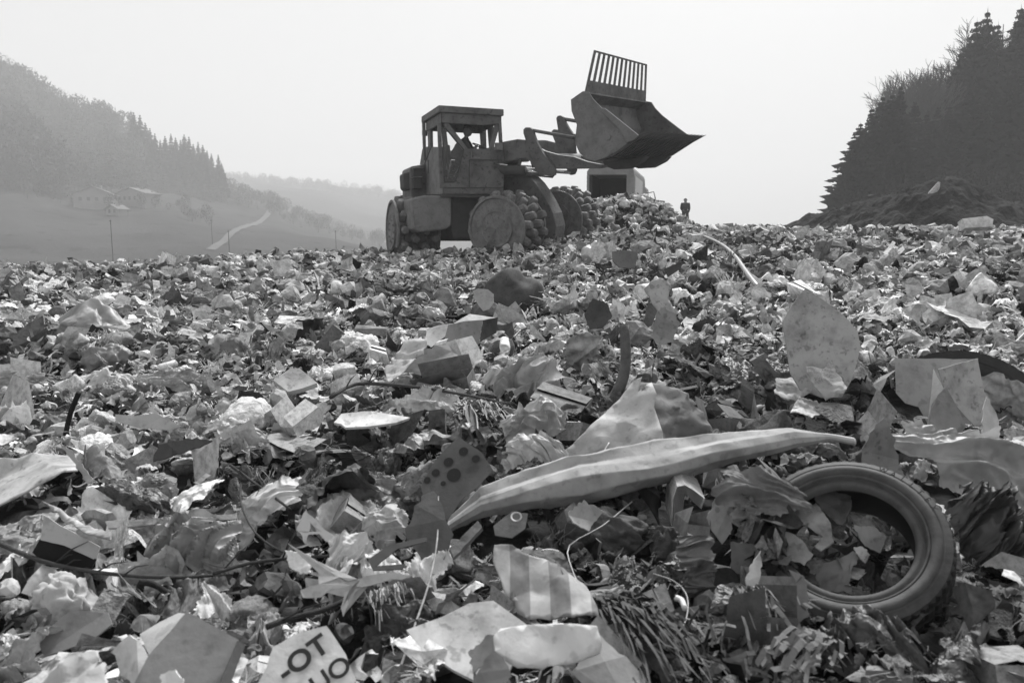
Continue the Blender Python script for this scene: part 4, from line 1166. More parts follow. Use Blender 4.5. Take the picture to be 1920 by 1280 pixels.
LIB = {
    'paper': [lib_paper(r_, r_.choice([3, 4, 5, 6])) for _ in range(46)],
    'wad': [lib_crumple(r_) for _ in range(34)],
    'card': [lib_card(r_) for _ in range(26)],
    'blob': [lib_blob(s, 3, r_.uniform(.4, .8), r_.uniform(.2, .5), s % 4 == 0) for s in range(14)],
    'film': [lib_film(s) for s in range(16)],
    'soft': [lib_soft(s, 11, r_.uniform(.12, .22), r_.uniform(0, 1)) for s in range(26)],
    'strip': [lib_strip(r_) for _ in range(16)],
    'box': [lib_box(r_) for _ in range(12)],
    'ribbon': [lib_ribbons(r_, r_.choice([8, 14, 20]), .8, r_.choice([.01, .02, .035])) for _ in range(14)],
    'can': [lib_can(r_) for _ in range(5)], 'bottle': [lib_bottle(r_) for _ in range(4)], 'lid': [lib_tin_lid(r_) for _ in range(3)],
    'book': [lib_book(r_) for _ in range(5)],
    'lump': [lib_blob(50 + s, 2, .8, .5) for s in range(8)],
}
for V, F in LIB['wad']: V[:, :] = V * .8
SMOOTH = {'blob', 'film', 'soft', 'can', 'bottle', 'lid'}
# ------------------------------------------------------------------ the countless small scraps: stuff
def rot_np(a, b, c):
    return np.array(Euler((a, b, c)).to_matrix())
GR = {}
_gx0, _gx1, _gy0, _gy1, _gs = -45.0, 60.0, 0.2, 62.0, 0.14
def ground_fast(x, y):
    i, j = int(x / _gs), int(y / _gs)
    k = (i, j)
    if k not in GR: GR[k] = ground(i * _gs + _gs / 2, j * _gs + _gs / 2)
    return GR[k]
def scatter(name, label, jobs, m, flat_only=False):
    VV, FL, FI, TN, SM = [], [], [], [], []; off = 0
    for (kind, x, y, z, s, tilt, tone, sq) in jobs:
        P = LIB[kind]; V, F = P[rnd.randrange(len(P))]
        Q = rot_np(rnd.gauss(0, tilt), rnd.gauss(0, tilt), rnd.uniform(0, 6.283))
        W = (V * np.array([s, s * sq, s])) @ Q.T + np.array([x, y, z])
        VV.append(W); TN += [tone] * len(V)
        for f in F:
            FL.append(len(f)); FI += [i + off for i in f]
        SM += [kind in SMOOTH] * len(F)
        off += len(V)
    A = np.vstack(VV).astype(np.float32)
    me = bpy.data.meshes.new(name)
    me.vertices.add(len(A)); me.vertices.foreach_set('co', A.ravel())
    me.loops.add(len(FI)); me.loops.foreach_set('vertex_index', np.array(FI, dtype=np.int32))
    me.polygons.add(len(FL)); ls = np.concatenate([[0], np.cumsum(FL)[:-1]]).astype(np.int32)
    me.polygons.foreach_set('loop_start', ls)
    try: me.polygons.foreach_set('loop_total', np.array(FL, dtype=np.int32))
    except Exception: pass
    me.polygons.foreach_set('use_smooth', np.array(SM, dtype=bool))
    at_ = me.attributes.new('tone', 'FLOAT', 'POINT'); at_.data.foreach_set('value', np.array(TN, dtype=np.float32))
    me.update(calc_edges=True); me.validate()
    me.materials.append(m)
    o = bpy.data.objects.new(name, me); COL.objects.link(o)
    return tag(o, label, 'litter', kind='stuff')
def tone_pick(r=rnd):
    t = r.random()
    if t < .11: return r.uniform(.02, .08)
    if t < .26: return r.uniform(.14, .30)
    if t < .60: return r.uniform(.38, .65)
    return r.uniform(.65, .88)
def in_patch(x, y):          # dark mushy areas and pale papery areas, as one tips lorry loads
    v = noise.noise(Vector((x * .45 + 11, y * .45, 0)))
    for a, b, r in DARK:
        d = math.hypot(x - a, (y - b)) / r
        if d < 1: v -= .8 * (1 - d * d)
    return v
DARK = []
for px_, py_, r_m in ((1300, 1150, .50), (1440, 1230, .50), (1620, 1225, .5), (1800, 1150, .35), (1180, 1060, .3), (1380, 1060, .35), (1380, 690, .5), (1130, 640, .5), (1560, 1010, .25), (1700, 740, .5), (80, 640, .7), (270, 655, .5), (600, 870, .35), (480, 1110, .25), (60, 700, .5), (1880, 520, 1.2), (730, 1150, .2), (1150, 1010, .3)):
    q_ = hit(px_, py_); DARK.append((q_.x, q_.y, r_m))
MASK = []      # (x, y, r): places kept free of loose pieces for the large things
def blocked(x, y, f=1.0):
    for a, b, c in MASK:
        if (x - a) ** 2 + (y - b) ** 2 < (c * f) ** 2: return True
    return False

# ------------------------------------------------------------------ the pieces of rubbish one can point at
def nrm(az, el):
    a, e = R(az), R(el)
    return Vector((math.cos(e) * math.sin(a), -math.cos(e) * math.cos(a), math.sin(e)))
def frame_of(n):
    e1 = Vector((0, 0, 1)).cross(n)
    e1 = e1.normalized() if e1.length > 1e-3 else Vector((1, 0, 0))
    return e1, n.cross(e1).normalized()
def clip_all(poly, lines):
    cells = [poly]
    for n, d in lines: cells = [c for cell in cells for c in clip_poly(cell, n, d)]
    return cells
def hero(name, label, cat, pts, tone, az=0, el=60, m='card', anchor=None, lift=.05, thick=.004, folds=2, fold=.25, wave=0.0, wsc=3.0, dense=0, seed=None,
         land_as=None, group=None, parent=None, mask=True, curl=0.0, depth=None, fine=0.0, off=0.0, rag=None, crumple=None):
    """a sheet-like piece: its outline lies in a plane through the spot where it meets the rubbish"""
    rr = random.Random(seed if seed is not None else hash(name + str(pts[0])) % 99991) if seed is not None else random.Random(int(pts[0][0] * 7 + pts[0][1] * 13))
    if anchor is None:
        anchor = max(pts, key=lambda p: p[1])
    A = hit(*anchor, lift) if depth is None else at(anchor[0], anchor[1], depth)
    n = nrm(az, el); e1, e2 = frame_of(n)
    P = [on_plane(a, b, A, n) for a, b in pts]
    c = sum(P, Vector()) / len(P)
    P2 = [((p - c).dot(e1), (p - c).dot(e2)) for p in P]
    L = max(math.hypot(a, b) for a, b in P2)
    P2 = [(a / L, b / L) for a, b in P2]
    if off: A = A + n * off; c = c + n * off
    if rag is None: rag = 0.0 if (m in ('hard', 'metal', 'ink') or thick > .009) else .032
    if rag:
        Q2 = []
        for i, p in enumerate(P2):
            q = P2[(i + 1) % len(P2)]; dd = math.hypot(q[0] - p[0], q[1] - p[1]) + 1e-9; k = max(1, int(dd / .14))
            Q2.append(p)
            for s in range(1, k):
                t = s / k; nx, ny = -(q[1] - p[1]) / dd, (q[0] - p[0]) / dd; j = rr.gauss(0, rag)
                Q2.append((p[0] + (q[0] - p[0]) * t + nx * j, p[1] + (q[1] - p[1]) * t + ny * j))
        P2 = Q2
    if m in ('canvas', 'paper', 'film', 'cloth', 'striped', 'newsprint') and thick < .009:
        dense = max(dense, 20); wave = wave * 1.7 if wave else .11; wsc = max(wsc, 3.0); soft_oct = True
    else: soft_oct = False
    if crumple is None: crumple = 0 if (thick > .009 or m in ('hard',)) else 4
    lines = []
    ls = []
    for _ in range(folds):
        t = rr.uniform(0, 3.14); d = rr.uniform(-.35, .35); ls.append((t, d, rr.uniform(-fold, fold))); lines.append(((math.cos(t), math.sin(t)), d))
    for _ in range(crumple):
        t = rr.uniform(0, 3.14); d = rr.uniform(-.7, .7); ls.append((t, d, rr.gauss(0, .22))); lines.append(((math.cos(t), math.sin(t)), d))
    if dense or wave or curl or fine:
        k = dense or 12; a0 = rr.uniform(0, .5)
        for i in range(k):
            d = (i + .5) / k * 2 - 1
            lines.append(((math.cos(a0), math.sin(a0)), d)); lines.append(((-math.sin(a0), math.cos(a0)), d))
    cells = clip_all(P2, lines)
    V, F, idx = [], [], {}
    o = Vector((rr.uniform(0, 50), rr.uniform(0, 50), 0))
    for cell in cells:
        f = []
        for p in cell:
            key = (round(p[0], 4), round(p[1], 4))
            if key not in idx:
                z = 0.0
                for t, d, phi in ls:
                    s = p[0] * math.cos(t) + p[1] * math.sin(t) - d; z += abs(s) * math.tan(phi) * .6
                if wave: z += wave * ridged(Vector((p[0], p[1], 0)) * .5 + Vector((noise.noise(Vector((p[0], p[1], 3)) + o),) * 3) * .25, o, wsc)
                if soft_oct: z += wave * .45 * ridged(Vector((p[0], p[1], 2)) * .5 + o * 2, o * 3, wsc * 2.6)
                if fine: z += fine * noise.fractal(Vector((p[0] * 6, p[1] * 6, 1)) + o, .7, 2, 3)
                if curl: z += curl * p[0] * p[0]
                idx[key] = len(V); V.append(c + (e1 * p[0] + e2 * p[1] + n * z) * L)
            if not f or f[-1] != idx[key]: f.append(idx[key])
        if f and f[0] == f[-1]: f.pop()
        if len(set(f)) == len(f) and len(f) > 2: F.append(f)
    org = A.copy()
    bm = bmesh.new(); vs = [bm.verts.new(v - org) for v in V]
    for f in F:
        try: bm.faces.new([vs[i] for i in f])
        except ValueError: pass
    bmesh.ops.recalc_face_normals(bm, faces=bm.faces)
    if thick:
        bmesh.ops.solidify(bm, geom=bm.faces[:], thickness=thick)
    ob = bm_obj(name, bm, M[m], parent, smooth=bool(wave or fine), tone=tone)
    ob.location = org
    if label: tag(ob, label, cat, group)
    if mask: MASK.append((c.x, c.y, max(.05, L * .72))); MASK.append((c.x, c.y - L * .5, L * .45))
    if land_as: landmark(land_as, c)
    return ob, n, c, (e1, e2, L)
def soft(name, label, cat, cx, cy, wpx, hpx, tone, seed, m='film', az=0, el=50, kind='soft', ang=0.0, lift=.12, land_as=None, amp=.14, cup=.5, mask=True):
    A = hit(cx, cy + hpx * .2, lift); n = nrm(az, el); C_ = on_plane(cx, cy, A, n); e1, e2 = frame_of(n)
    V, F = lib_soft(seed, 76, amp, cup) if kind == 'soft' else lib_gather(seed, 80, amp, cup)
    ca, sa = math.cos(ang), math.sin(ang); V = np.stack([V[:, 0] * ca - V[:, 1] * sa, V[:, 0] * sa + V[:, 1] * ca, V[:, 2]], 1)
    V = V - (V.max(0) + V.min(0)) / 2; sp = np.ptp(V, axis=0)
    w = wpx / FPX * C_.length; fs_ = max(.35, n.dot(-C_.normalized())); h = hpx / FPX * C_.length / fs_
    V[:, 0] *= w / sp[0]; V[:, 1] *= h / sp[1]; V[:, 2] *= (w / sp[0] + h / sp[1]) * .5
    P = [e1 * float(a) + e2 * float(b) + n * float(c) for a, b, c in V]
    ob = mesh_obj(name, P, F, M[m], smooth=True, tone=tone); ob.location = C_; tag(ob, label, cat)
    if mask: MASK.append((C_.x, C_.y, w * .48)); MASK.append((C_.x, C_.y - w * .3, w * .35))
    if land_as: landmark(land_as, C_)
    return ob
def blob(name, label, cat, cx, cy, wpx, hpx, tone, seed, m='film', land_as=None, deep=.8, neck=False, amp=.3, sub=5, rot=0.0, flat=1.0):
    A = hit(cx, cy + hpx * .35, .04); k = A.y / FPX * math.sqrt(1)
    dist = A.length; w = wpx / FPX * dist; h = hpx / FPX * dist
    V, F = lib_blob(seed, sub, 1.0, amp, neck)
    V = V / (np.ptp(V, axis=0)) ; V -= (V.max(0) + V.min(0)) / 2
    V[:, 0] *= w; V[:, 1] *= w * deep; V[:, 2] *= h
    V = V @ rot_np(0, rot, rnd.uniform(-.3, .3)).T
    V[:, 2] += h * .42
    ob = mesh_obj(name, V, F, M[m], smooth=True, tone=tone); ob.location = A + Vector((0, w * deep * .3, -.02))
    tag(ob, label, cat); MASK.append((A.x, A.y + w * .3, w * .42))
    if land_as: landmark(land_as, A)
    return ob
def rod(name, label, cat, pts, rad, tone, m='wood', lift=.08, n=8, land_as=None, group=None, lifts=None, depth=None, smooth=True, taper=.5, twigs=None):
    P = []
    for i, (a, b) in enumerate(pts):
        if depth is not None:
            d0, d1 = depth; P.append(at(a, b, d0 + (d1 - d0) * i / (len(pts) - 1)))
        else: P.append(hit(a, b, lifts[i] if lifts else lift))
    # smooth the line
    Q = []
    for i in range(len(P) - 1):
        for s in (0, .33, .66):
            p0, p1, p2, p3 = P[max(i - 1, 0)], P[i], P[i + 1], P[min(i + 2, len(P) - 1)]
            Q.append(.5 * ((2 * p1) + (p2 - p0) * s + (2 * p0 - 5 * p1 + 4 * p2 - p3) * s * s + (3 * p1 - p0 - 3 * p2 + p3) * s ** 3))
    Q.append(P[-1]); org = P[0].copy()
    rad_l = [rad * (1 - (1 - taper) * i / (len(Q) - 1)) for i in range(len(Q))]
    mb = MB(); mb.tube([q - org for q in Q], rad_l, n)
    if twigs:
        rr = random.Random(int(pts[0][0]))
        for _ in range(twigs):
            i = rr.randrange(1, len(Q) - 2); d = (Q[i + 1] - Q[i]).normalized(); s = Vector((rr.gauss(0, 1), rr.gauss(0, 1), abs(rr.gauss(0, 1)))).normalized()
            d2 = (d + s * .9).normalized(); L = rr.uniform(.05, .16); p = Q[i] - org
            mb.tube([p, p + d2 * L * .5 + Vector((0, 0, .01)), p + d2 * L], [rad_l[i] * .45, rad_l[i] * .35, rad_l[i] * .15], 5)
    ob = mb.obj(name, M[m], smooth=smooth, tone=tone); ob.location = org
    tag(ob, label, cat, group)
    if land_as: landmark(land_as, P[len(P) // 2])
    return ob
def text_on(parent, txt, c, right, up, size, tone=None, m='ink', bold=.0, off=.003):
    cu = bpy.data.curves.new('lettering', 'FONT'); cu.body = txt; cu.size = 1.0; cu.align_x = 'CENTER'; cu.align_y = 'CENTER'; cu.extrude = .002; cu.offset = bold
    t = bpy.data.objects.new('lettering', cu); COL.objects.link(t)
    dg = bpy.context.evaluated_depsgraph_get(); dg.update()
    me = bpy.data.meshes.new_from_object(t.evaluated_get(dg)); bpy.data.objects.remove(t)
    n = right.cross(up).normalized(); Mx = Matrix((right.normalized(), up.normalized(), n)).transposed().to_4x4()
    me.transform(Matrix.Translation(c + n * off - parent.location) @ Mx @ Matrix.Scale(size, 4))
    me.materials.clear(); me.materials.append(M[m])
    o = bpy.data.objects.new('lettering', me); COL.objects.link(o); o.parent = parent
    return o

M['canvas'] = material('canvas', source='object', rough=.8, spec=.25, dirt=.45, dscale=7, wrinkle=.6, wscale=8, bump=.2, bscale=90, blotch=.3)
M['board'] = material('board', source='object', rough=.8, spec=.2, dirt=.9, dscale=7, bump=.15, bscale=60, blotch=.5, dirt_tone=.35)
# --- the big tyre
def tyre(label, c, n, Ro, Ri, wd, seed, letters=None, m='rubber', tread_m='rubber_dark', spin=0):
    root = empty('tyre', c, label, 'tyre')
    n = n.normalized(); a = n.orthogonal().normalized(); b = n.cross(a)
    mb = MB(); h = wd / 2
    prof = [(h * .62, Ri), (h * .80, Ri + .006), (h * .82, Ri + .02), (h * .74, Ri + .028), (h * .90, Ri + (Ro - Ri) * .30), (h * .985, Ri + (Ro - Ri) * .36), (h * .93, Ri + (Ro - Ri) * .375), (h * .93, Ri + (Ro - Ri) * .39), (h * 1.0, Ri + (Ro - Ri) * .405), (h * 1.03, Ri + (Ro - Ri) * .58), (h * 1.0, Ri + (Ro - Ri) * .68), (h * .95, Ri + (Ro - Ri) * .69), (h * .95, Ri + (Ro - Ri) * .70),
            (h * .98, Ri + (Ro - Ri) * .74), (h * .95, Ri + (Ro - Ri) * .76), (h * .93, Ri + (Ro - Ri) * .80), (h * .84, Ri + (Ro - Ri) * .93)]
    mb.lathe((0, 0, 0), n, prof, 96)
    s = mb.obj('sidewall', M[m], root, smooth=True)
    mb = MB(); mb.lathe((0, 0, 0), n, [(-x, r) for x, r in prof], 96); mb.obj('sidewall', M[m], root, smooth=True)
    mb = MB(); ins = [(h * .62, Ri), (h * .6, Ri + .03), (h * .78, Ro * .9), (h * .5, Ro - .025), (0, Ro - .018), (-h * .5, Ro - .025), (-h * .78, Ro * .9), (-h * .6, Ri + .03), (-h * .62, Ri)]
    mb.lathe((0, 0, 0), n, ins, 72); mb.obj('lining', M[tread_m], root, smooth=True)
    # tread: ribs with grooves and notched shoulders
    mb = MB(); N = 180; P = []
    xs = [h * .84, h * .80, h * .78, h * .50, h * .48, h * .42, h * .40, h * .10, h * .08, -h * .08, -h * .10, -h * .40, -h * .42, -h * .48, -h * .50, -h * .78, -h * .80, -h * .84]
    rs = [Ro * .965, Ro * .985, Ro, Ro, Ro - .009, Ro - .009, Ro + .002, Ro + .002, Ro - .008, Ro - .008, Ro + .002, Ro + .002, Ro - .009, Ro - .009, Ro, Ro, Ro * .985, Ro * .965]
    V, F = [], []
    for k in range(N):
        t = 2 * math.pi * k / N
        for j, (x, r) in enumerate(zip(xs, rs)):
            rr_ = r - (.006 if (k % 3 == 0 and j in (1, 2, 3, 14, 15, 16)) else 0) - (.004 if (k % 4 == 1 and j in (6, 7, 10, 11)) else 0)
            V.append(n * x + (a * math.cos(t) + b * math.sin(t)) * rr_)
    m_ = len(xs)
    for k in range(N):
        for j in range(m_ - 1): F.append((k * m_ + j, k * m_ + j + 1, ((k + 1) % N) * m_ + j + 1, ((k + 1) % N) * m_ + j))
    mb.add(V, F); mb.obj('tread', M[tread_m], root)
    if letters:
        up = Vector((0, 0, 1)); up = (up - n * up.dot(n)).normalized(); sd = up.cross(n).normalized()
        txt, th0, dth, rad, size = letters
        for i, chh in enumerate(txt):
            if chh == ' ': continue
            t = th0 - dth * i
            d = sd * math.cos(t) + up * math.sin(t); rt = sd * math.sin(t) - up * math.cos(t)
            o_ = text_on(s, chh, d * rad + n * (h * .985), rt, d, size, m='rubber_dark', off=.0015, bold=.015)
    return root
tc = hit(1560, 1060, .10)
TYN = (nrm(-30, 50)).normalized()
TYC = at(1592, 1032, tc.y + .0)
tyre('big worn car tyre lying tilted on the rubbish with scraps heaped inside its hole', TYC, TYN, .268, .170, .17, 1, letters=('WALLTEX', R(74), R(7.0), .243, .024))
MASK.append((TYC.x, TYC.y, .27)); landmark('the big tyre', TYC)
t2 = hit(1800, 790, .1)
tyre('worn tyre standing on edge behind the square cardboard sheets', t2 + Vector((.28, .50, -.18)), nrm(-35, 8), .46, .28, .26, 2, m='rubber_dark')
landmark('the upright tyre', t2); MASK.append((t2.x, t2.y + .2, .3))

# --- long pale canvas roll
def canvas_roll():
    top = [(838, 960), (905, 905), (985, 872), (1075, 850), (1160, 832), (1250, 818), (1340, 808), (1430, 800), (1500, 797), (1555, 805), (1600, 822)]
    bot = [(842, 1008), (900, 975), (1000, 955), (1080, 945), (1160, 925), (1240, 905), (1330, 880), (1400, 862), (1470, 845), (1550, 832), (1603, 832)]
    V, F = [], []; n = 110; K = 40
    A0, A1_ = hit(840, 1005, .12), hit(1600, 860, .22)
    ctr = []
    for i in range(n + 1):
        t = i / n; j = t * (len(top) - 1); q = min(int(j), len(top) - 2); s = j - q
        tp = (top[q][0] * (1 - s) + top[q + 1][0] * s, top[q][1] * (1 - s) + top[q + 1][1] * s)
        bp = (bot[q][0] * (1 - s) + bot[q + 1][0] * s, bot[q][1] * (1 - s) + bot[q + 1][1] * s)
        y = A0.y + (A1_.y - A0.y) * t + .12
        T_, B_ = at(tp[0], tp[1], y + .10), at(bp[0], bp[1], y - .04)
        c = (T_ + B_) / 2; hz_ = max(.012, (T_.z - B_.z) / 2); ctr.append(c)
        e = 1 - .75 * sstep(.35, .95, t)
        w1, w2 = 1.3 * noise.noise(Vector((t * 4.3, 1, 1))), 1.5 * noise.noise(Vector((t * 5.1, 5, 1)))
        key = [(1.1, -1), (1.15, .2), (.55, .85 + .1 * w1), (.12, 1.0), (-.22 + .22 * w2, 1 - .45 * e + .25 * w1 * e), (-.62 + .25 * w1, 1 - .48 * e + .30 * w2 * e), (-.98 + .12 * w1, .25 + .25 * w2 * e), (-1.0, -.35), (-.62, -1.0)]
        key = [(a_ * hz_ * 1.45, b_ * hz_) for a_, b_ in key]
        K = len(key) * 4
        for q_ in range(len(key)):
            p0, p1 = key[q_], key[(q_ + 1) % len(key)]
            for s_ in (0, .12, .5, .88):
                yy_, zz_ = p0[0] + (p1[0] - p0[0]) * s_, p0[1] + (p1[1] - p0[1]) * s_
                f = 1 + .16 * (ridged(Vector((t * 4 + zz_ * 5, yy_ * 3, zz_ * 3)), Vector((3, 3, 3)), 1.5) - .25) * (1 - .5 * t) + .08 * ridged(Vector((t * 14, yy_ * 9, zz_ * 9)), Vector((8, 3, 3)), 1.3)
                V.append(c + Vector((0, yy_ * f, zz_ * f)))
    for i in range(n):
        for k in range(K): F.append((i * K + k, i * K + (k + 1) % K, (i + 1) * K + (k + 1) % K, (i + 1) * K + k))
    F.append(tuple(range(K))); F.append(tuple(range(n * K, (n + 1) * K)))
    org = ctr[0].copy()
    o = mesh_obj('canvas_roll', [v - org for v in V], F, M['canvas'], smooth=True, tone=.38); o.location = org
    tag(o, 'long pale folded canvas lying across the heap, tapering to a point', 'canvas'); 
    for c in ctr[::4]: MASK.append((c.x, c.y - .05, .12))
    landmark('the long pale canvas', ctr[25]); landmark('the open end of the canvas', ctr[2]); landmark('the pointed end of the canvas', ctr[-3])

canvas_roll()
# tent-like sheet behind it
RID = on_plane(1222, 690, hit(1180, 850, .12), nrm(-10, 48))
hero('canvas_sheet', 'pale tent-shaped stiff sheet with a torn peak standing behind the long canvas', 'canvas', [(1222, 684), (1232, 740), (1236, 790), (1246, 842), (1180, 852), (1040, 874), (1075, 832), (1120, 790), (1160, 745), (1190, 712), (1204, 706), (1196, 734), (1212, 722)],
     .47, az=-28, el=42, m='canvas', anchor=(1222, 690), depth=RID.y, wave=.05, wsc=1.6, dense=18, folds=2, fold=.25, land_as='the tent-shaped sheet', seed=5)
hero('cloth', 'dark creased right face of the tent-shaped sheet', 'cloth', [(1221, 686), (1240, 690), (1270, 708), (1302, 750), (1338, 800), (1336, 826), (1262, 840), (1240, 842), (1236, 800), (1231, 745)], .15, az=26, el=38, m='canvas', anchor=(1222, 690), depth=RID.y, wave=.10, wsc=2.4, dense=20, folds=1, seed=8, mask=False)  # darker right face of the tent shape, sharing its ridge
rod('cord', 'thin dark cord hanging down the ridge of the tent-shaped sheet', 'cord', [(1226, 682), (1220, 705), (1219, 740), (1216, 770), (1221, 775)], .006, .05, m='cloth', depth=(4.02, 3.75))
rod('branch', 'thick dark bent branch curving up beside the tent-shaped sheet', 'branch', [(1118, 800), (1140, 765), (1162, 725), (1172, 690), (1173, 650), (1170, 610)], .034, .13, m='wood', depth=(4.1, 4.2), taper=.75, n=12, land_as='the bent branch')
rod('string', 'pale string lying across the long canvas with its end standing up', 'string', [(1085, 790), (1108, 805), (1142, 830), (1178, 858), (1190, 870)], .0035, .7, m='cloth', depth=(3.55, 3.0), n=5)
rod('string', 'short pale string dangling down the front of the long canvas', 'string', [(1142, 830), (1131, 850), (1128, 870)], .0035, .7, m='cloth', depth=(3.15, 3.05), n=5)
rod('string', 'pale thread hanging straight from the long canvas above the grey draped cloth', 'string', [(1324, 860), (1323, 890), (1321, 930)], .003, .7, m='cloth', depth=(2.95, 2.9), n=5)
# rounded board and its neighbours
hero('board', 'big rounded dirty pale board standing on its tip', 'board', [(1510, 541), (1535, 556), (1565, 578), (1590, 600), (1607, 625), (1612, 650), (1606, 680), (1595, 715), (1578, 745), (1540, 745), (1500, 730), (1482, 700), (1476, 660), (1470, 625), (1468, 600), (1480, 580), (1497, 555)],
     .40, az=-8, el=22, m='board', anchor=(1540, 745), lift=.10, thick=.012, folds=0, curl=.12, dense=8, land_as='the rounded board')
H = hero
H('magazine', 'pale printed carton folded open, leaning on the foot of the rounded board', 'carton', [(1510, 692), (1545, 690), (1562, 667), (1575, 700), (1588, 728), (1580, 742), (1548, 752), (1522, 722)], .42, az=-15, el=45, m='newsprint', lift=.14, folds=3, fold=.5, mask=False)
H('paper_sheet', 'pale flattened sheet below the rounded board', 'paper', [(1455, 708), (1510, 705), (1522, 745), (1470, 752), (1450, 740)], .50, el=55, m='paper', lift=.08, folds=2)
H('paper_sheet', 'bright pale sheet with bent corners before the folded carton', 'paper', [(1496, 750), (1530, 752), (1552, 762), (1520, 790), (1514, 784), (1480, 782)], .62, el=62, m='paper', lift=.08, folds=3, fold=.3)
H('cardboard_sheet', 'square grey cardboard sheet propped upright before the standing tyre', 'cardboard', [(1683, 669), (1832, 671), (1840, 800), (1745, 805), (1724, 762), (1700, 755), (1683, 735)], .34, az=-5, el=20, m='card', anchor=(1700, 765), lift=.1, folds=1, fold=.08, land_as='the square cardboard sheet', rag=.004, crumple=1)
H('cardboard_sheet', 'folded grey cardboard standing like an open book, stained dark at its top', 'cardboard', [(1750, 693), (1830, 672), (1840, 755), (1842, 790), (1818, 800), (1790, 762), (1765, 725)], .40, az=14, el=14, m='board', anchor=(1840, 792), lift=.14, folds=1, fold=.1, mask=False, rag=.004, crumple=1)
H('cardboard_sheet', 'narrow folded flap of card standing beside the open cardboard', 'cardboard', [(1750, 692), (1768, 728), (1745, 760), (1738, 800), (1745, 745)], .62, az=-50, el=14, m='card', anchor=(1740, 800), lift=.12, folds=0, mask=False, rag=.004, crumple=1)
H('cardboard_sheet', 'curled grey flap with a rounded hood in front of the open cardboard', 'cardboard', [(1768, 726), (1792, 765), (1812, 798), (1800, 815), (1745, 815), (1748, 765), (1756, 740)], .25, az=5, el=20, m='card', anchor=(1770, 815), lift=.12, folds=1, curl=-.3, dense=8, mask=False, rag=.004, crumple=1)
# barrel and plate in the middle distance
blob('barrel', 'dark rusty rounded drum half sunk in the rubbish beyond the pale oval plate', 'drum', 964, 552, 124, 92, .085, 3, m='rubber_dark' if False else 'board', amp=.03, land_as='the dark drum', sub=4, rot=.12)
H('plate', 'pale oval plate standing before the dark drum', 'plate', [(886, 546), (897, 541), (915, 543), (926, 552), (926, 568), (917, 580), (906, 583), (897, 572), (890, 560)], .42, el=15, m='card', lift=.2, folds=0, thick=.01, curl=.15, dense=5, rag=.004, crumple=1)
H('box_panel', 'open pale carton panel with a round mark beside the pale oval plate', 'carton', [(840, 610), (870, 603), (905, 600), (898, 645), (866, 652), (832, 640)], .27, el=22, az=5, m='card', lift=.12, folds=1, fold=.2, land_as='the pale open carton', rag=.004, crumple=1)
H('box_panel', 'dark side of the opened carton behind the round mark', 'carton', [(905, 600), (930, 596), (928, 625), (898, 642)], .06, el=18, az=45, m='card', lift=.16, folds=0, mask=False, rag=.004, crumple=1)
H('cardboard_sheet', 'long pale card flap sloping up to the opened carton', 'cardboard', [(800, 612), (850, 603), (880, 580), (930, 578), (905, 598), (860, 606), (808, 642), (795, 635)], .55, el=60, m='card', lift=.14, folds=2, fold=.2, rag=.004, crumple=1)
blob('rubbish_bag', 'round pale stuffed bag beside the pale oval plate', 'bag', 808, 594, 56, 40, .52, 21, m='film', amp=.3)
blob('rubbish_bag', 'big pale stuffed plastic bag with a peaked knot, lying on its side', 'bag', 158, 606, 168, 72, .40, 31, m='film', amp=.34, land_as='the big pale plastic bag', neck=True)
blob('rubbish_bag', 'small light bag leaning on the big pale bag', 'bag', 198, 628, 60, 38, .40, 8, m='film', amp=.2)
blob('rubbish_bag', 'clear wrinkled bag behind the bag with dark spots', 'bag', 190, 678, 86, 54, .24, 12, m='film', amp=.4)
bg1 = blob('rubbish_bag', 'white bag printed with dark spots beside the clear wrinkled bag', 'bag', 186, 722, 76, 58, .62, 14, m='paper', amp=.3, land_as='the spotted bag')
mb = MB()
rr_ = random.Random(3)
Vb = np.array([v.co[:] for v in bg1.data.vertices]); up = Vb[(Vb[:, 1] < -.02)]
dots = []
for _ in range(40):
    if len(dots) >= 9: break
    p = Vector(tuple(up[rr_.randrange(len(up))]))
    if all((p - q).length > .05 for q in dots): dots.append(p)
for p in dots:
    n = Vector((p.x * .6, p.y, p.z * .5)).normalized(); mb = MB(); mb.lathe(p + n * .0035, n, [(0, .001), (0, .017)], 9); mb.obj('spot', M['ink'], bg1)
blob('rubbish_bag', 'pale balled wrapper beside the spotted bag', 'wrapper', 265, 718, 54, 34, .5, 17, m='paper', amp=.35)
rod('stick', 'black stick standing upright beside the spotted bag', 'stick', [(148, 736), (132, 775), (121, 825), (118, 848)], .013, .015, lifts=[.30, .2, .08, .02], taper=.9, land_as='the black standing stick')
H('box_panel', 'worn low cardboard tray lying open below the spotted bag', 'box', [(222, 782), (300, 780), (335, 800), (350, 810), (330, 815), (250, 800), (222, 795)], .42, el=35, m='card', lift=.12, folds=1, rag=.004, crumple=1)
H('book', 'flat pale box lid with a soft edge lying on the rubbish', 'box', [(512, 712), (545, 690), (562, 690), (594, 718), (566, 728), (540, 734)], .46, el=58, m='board', lift=.1, thick=.03, folds=0, land_as='the flat pale box lid')
H('board', 'broad white board lying flat with a ragged near edge', 'board', [(626, 792), (640, 776), (700, 771), (770, 783), (742, 793), (690, 800), (648, 802), (640, 795)], .72, el=66, m='board', lift=.14, thick=.012, folds=1, fold=.06, land_as='the white board')
H('panel_sheet', 'big pale corrugated sheet with worn print on the heap', 'sheet', [(-60, 862), (0, 850), (60, 841), (120, 840), (150, 870), (155, 902), (110, 920), (60, 940), (0, 960), (-60, 985)], .50, el=58, m='board', anchor=(60, 940), lift=.1, thick=.006, folds=1, wave=.03, wsc=3, dense=12, land_as='the big corrugated sheet')
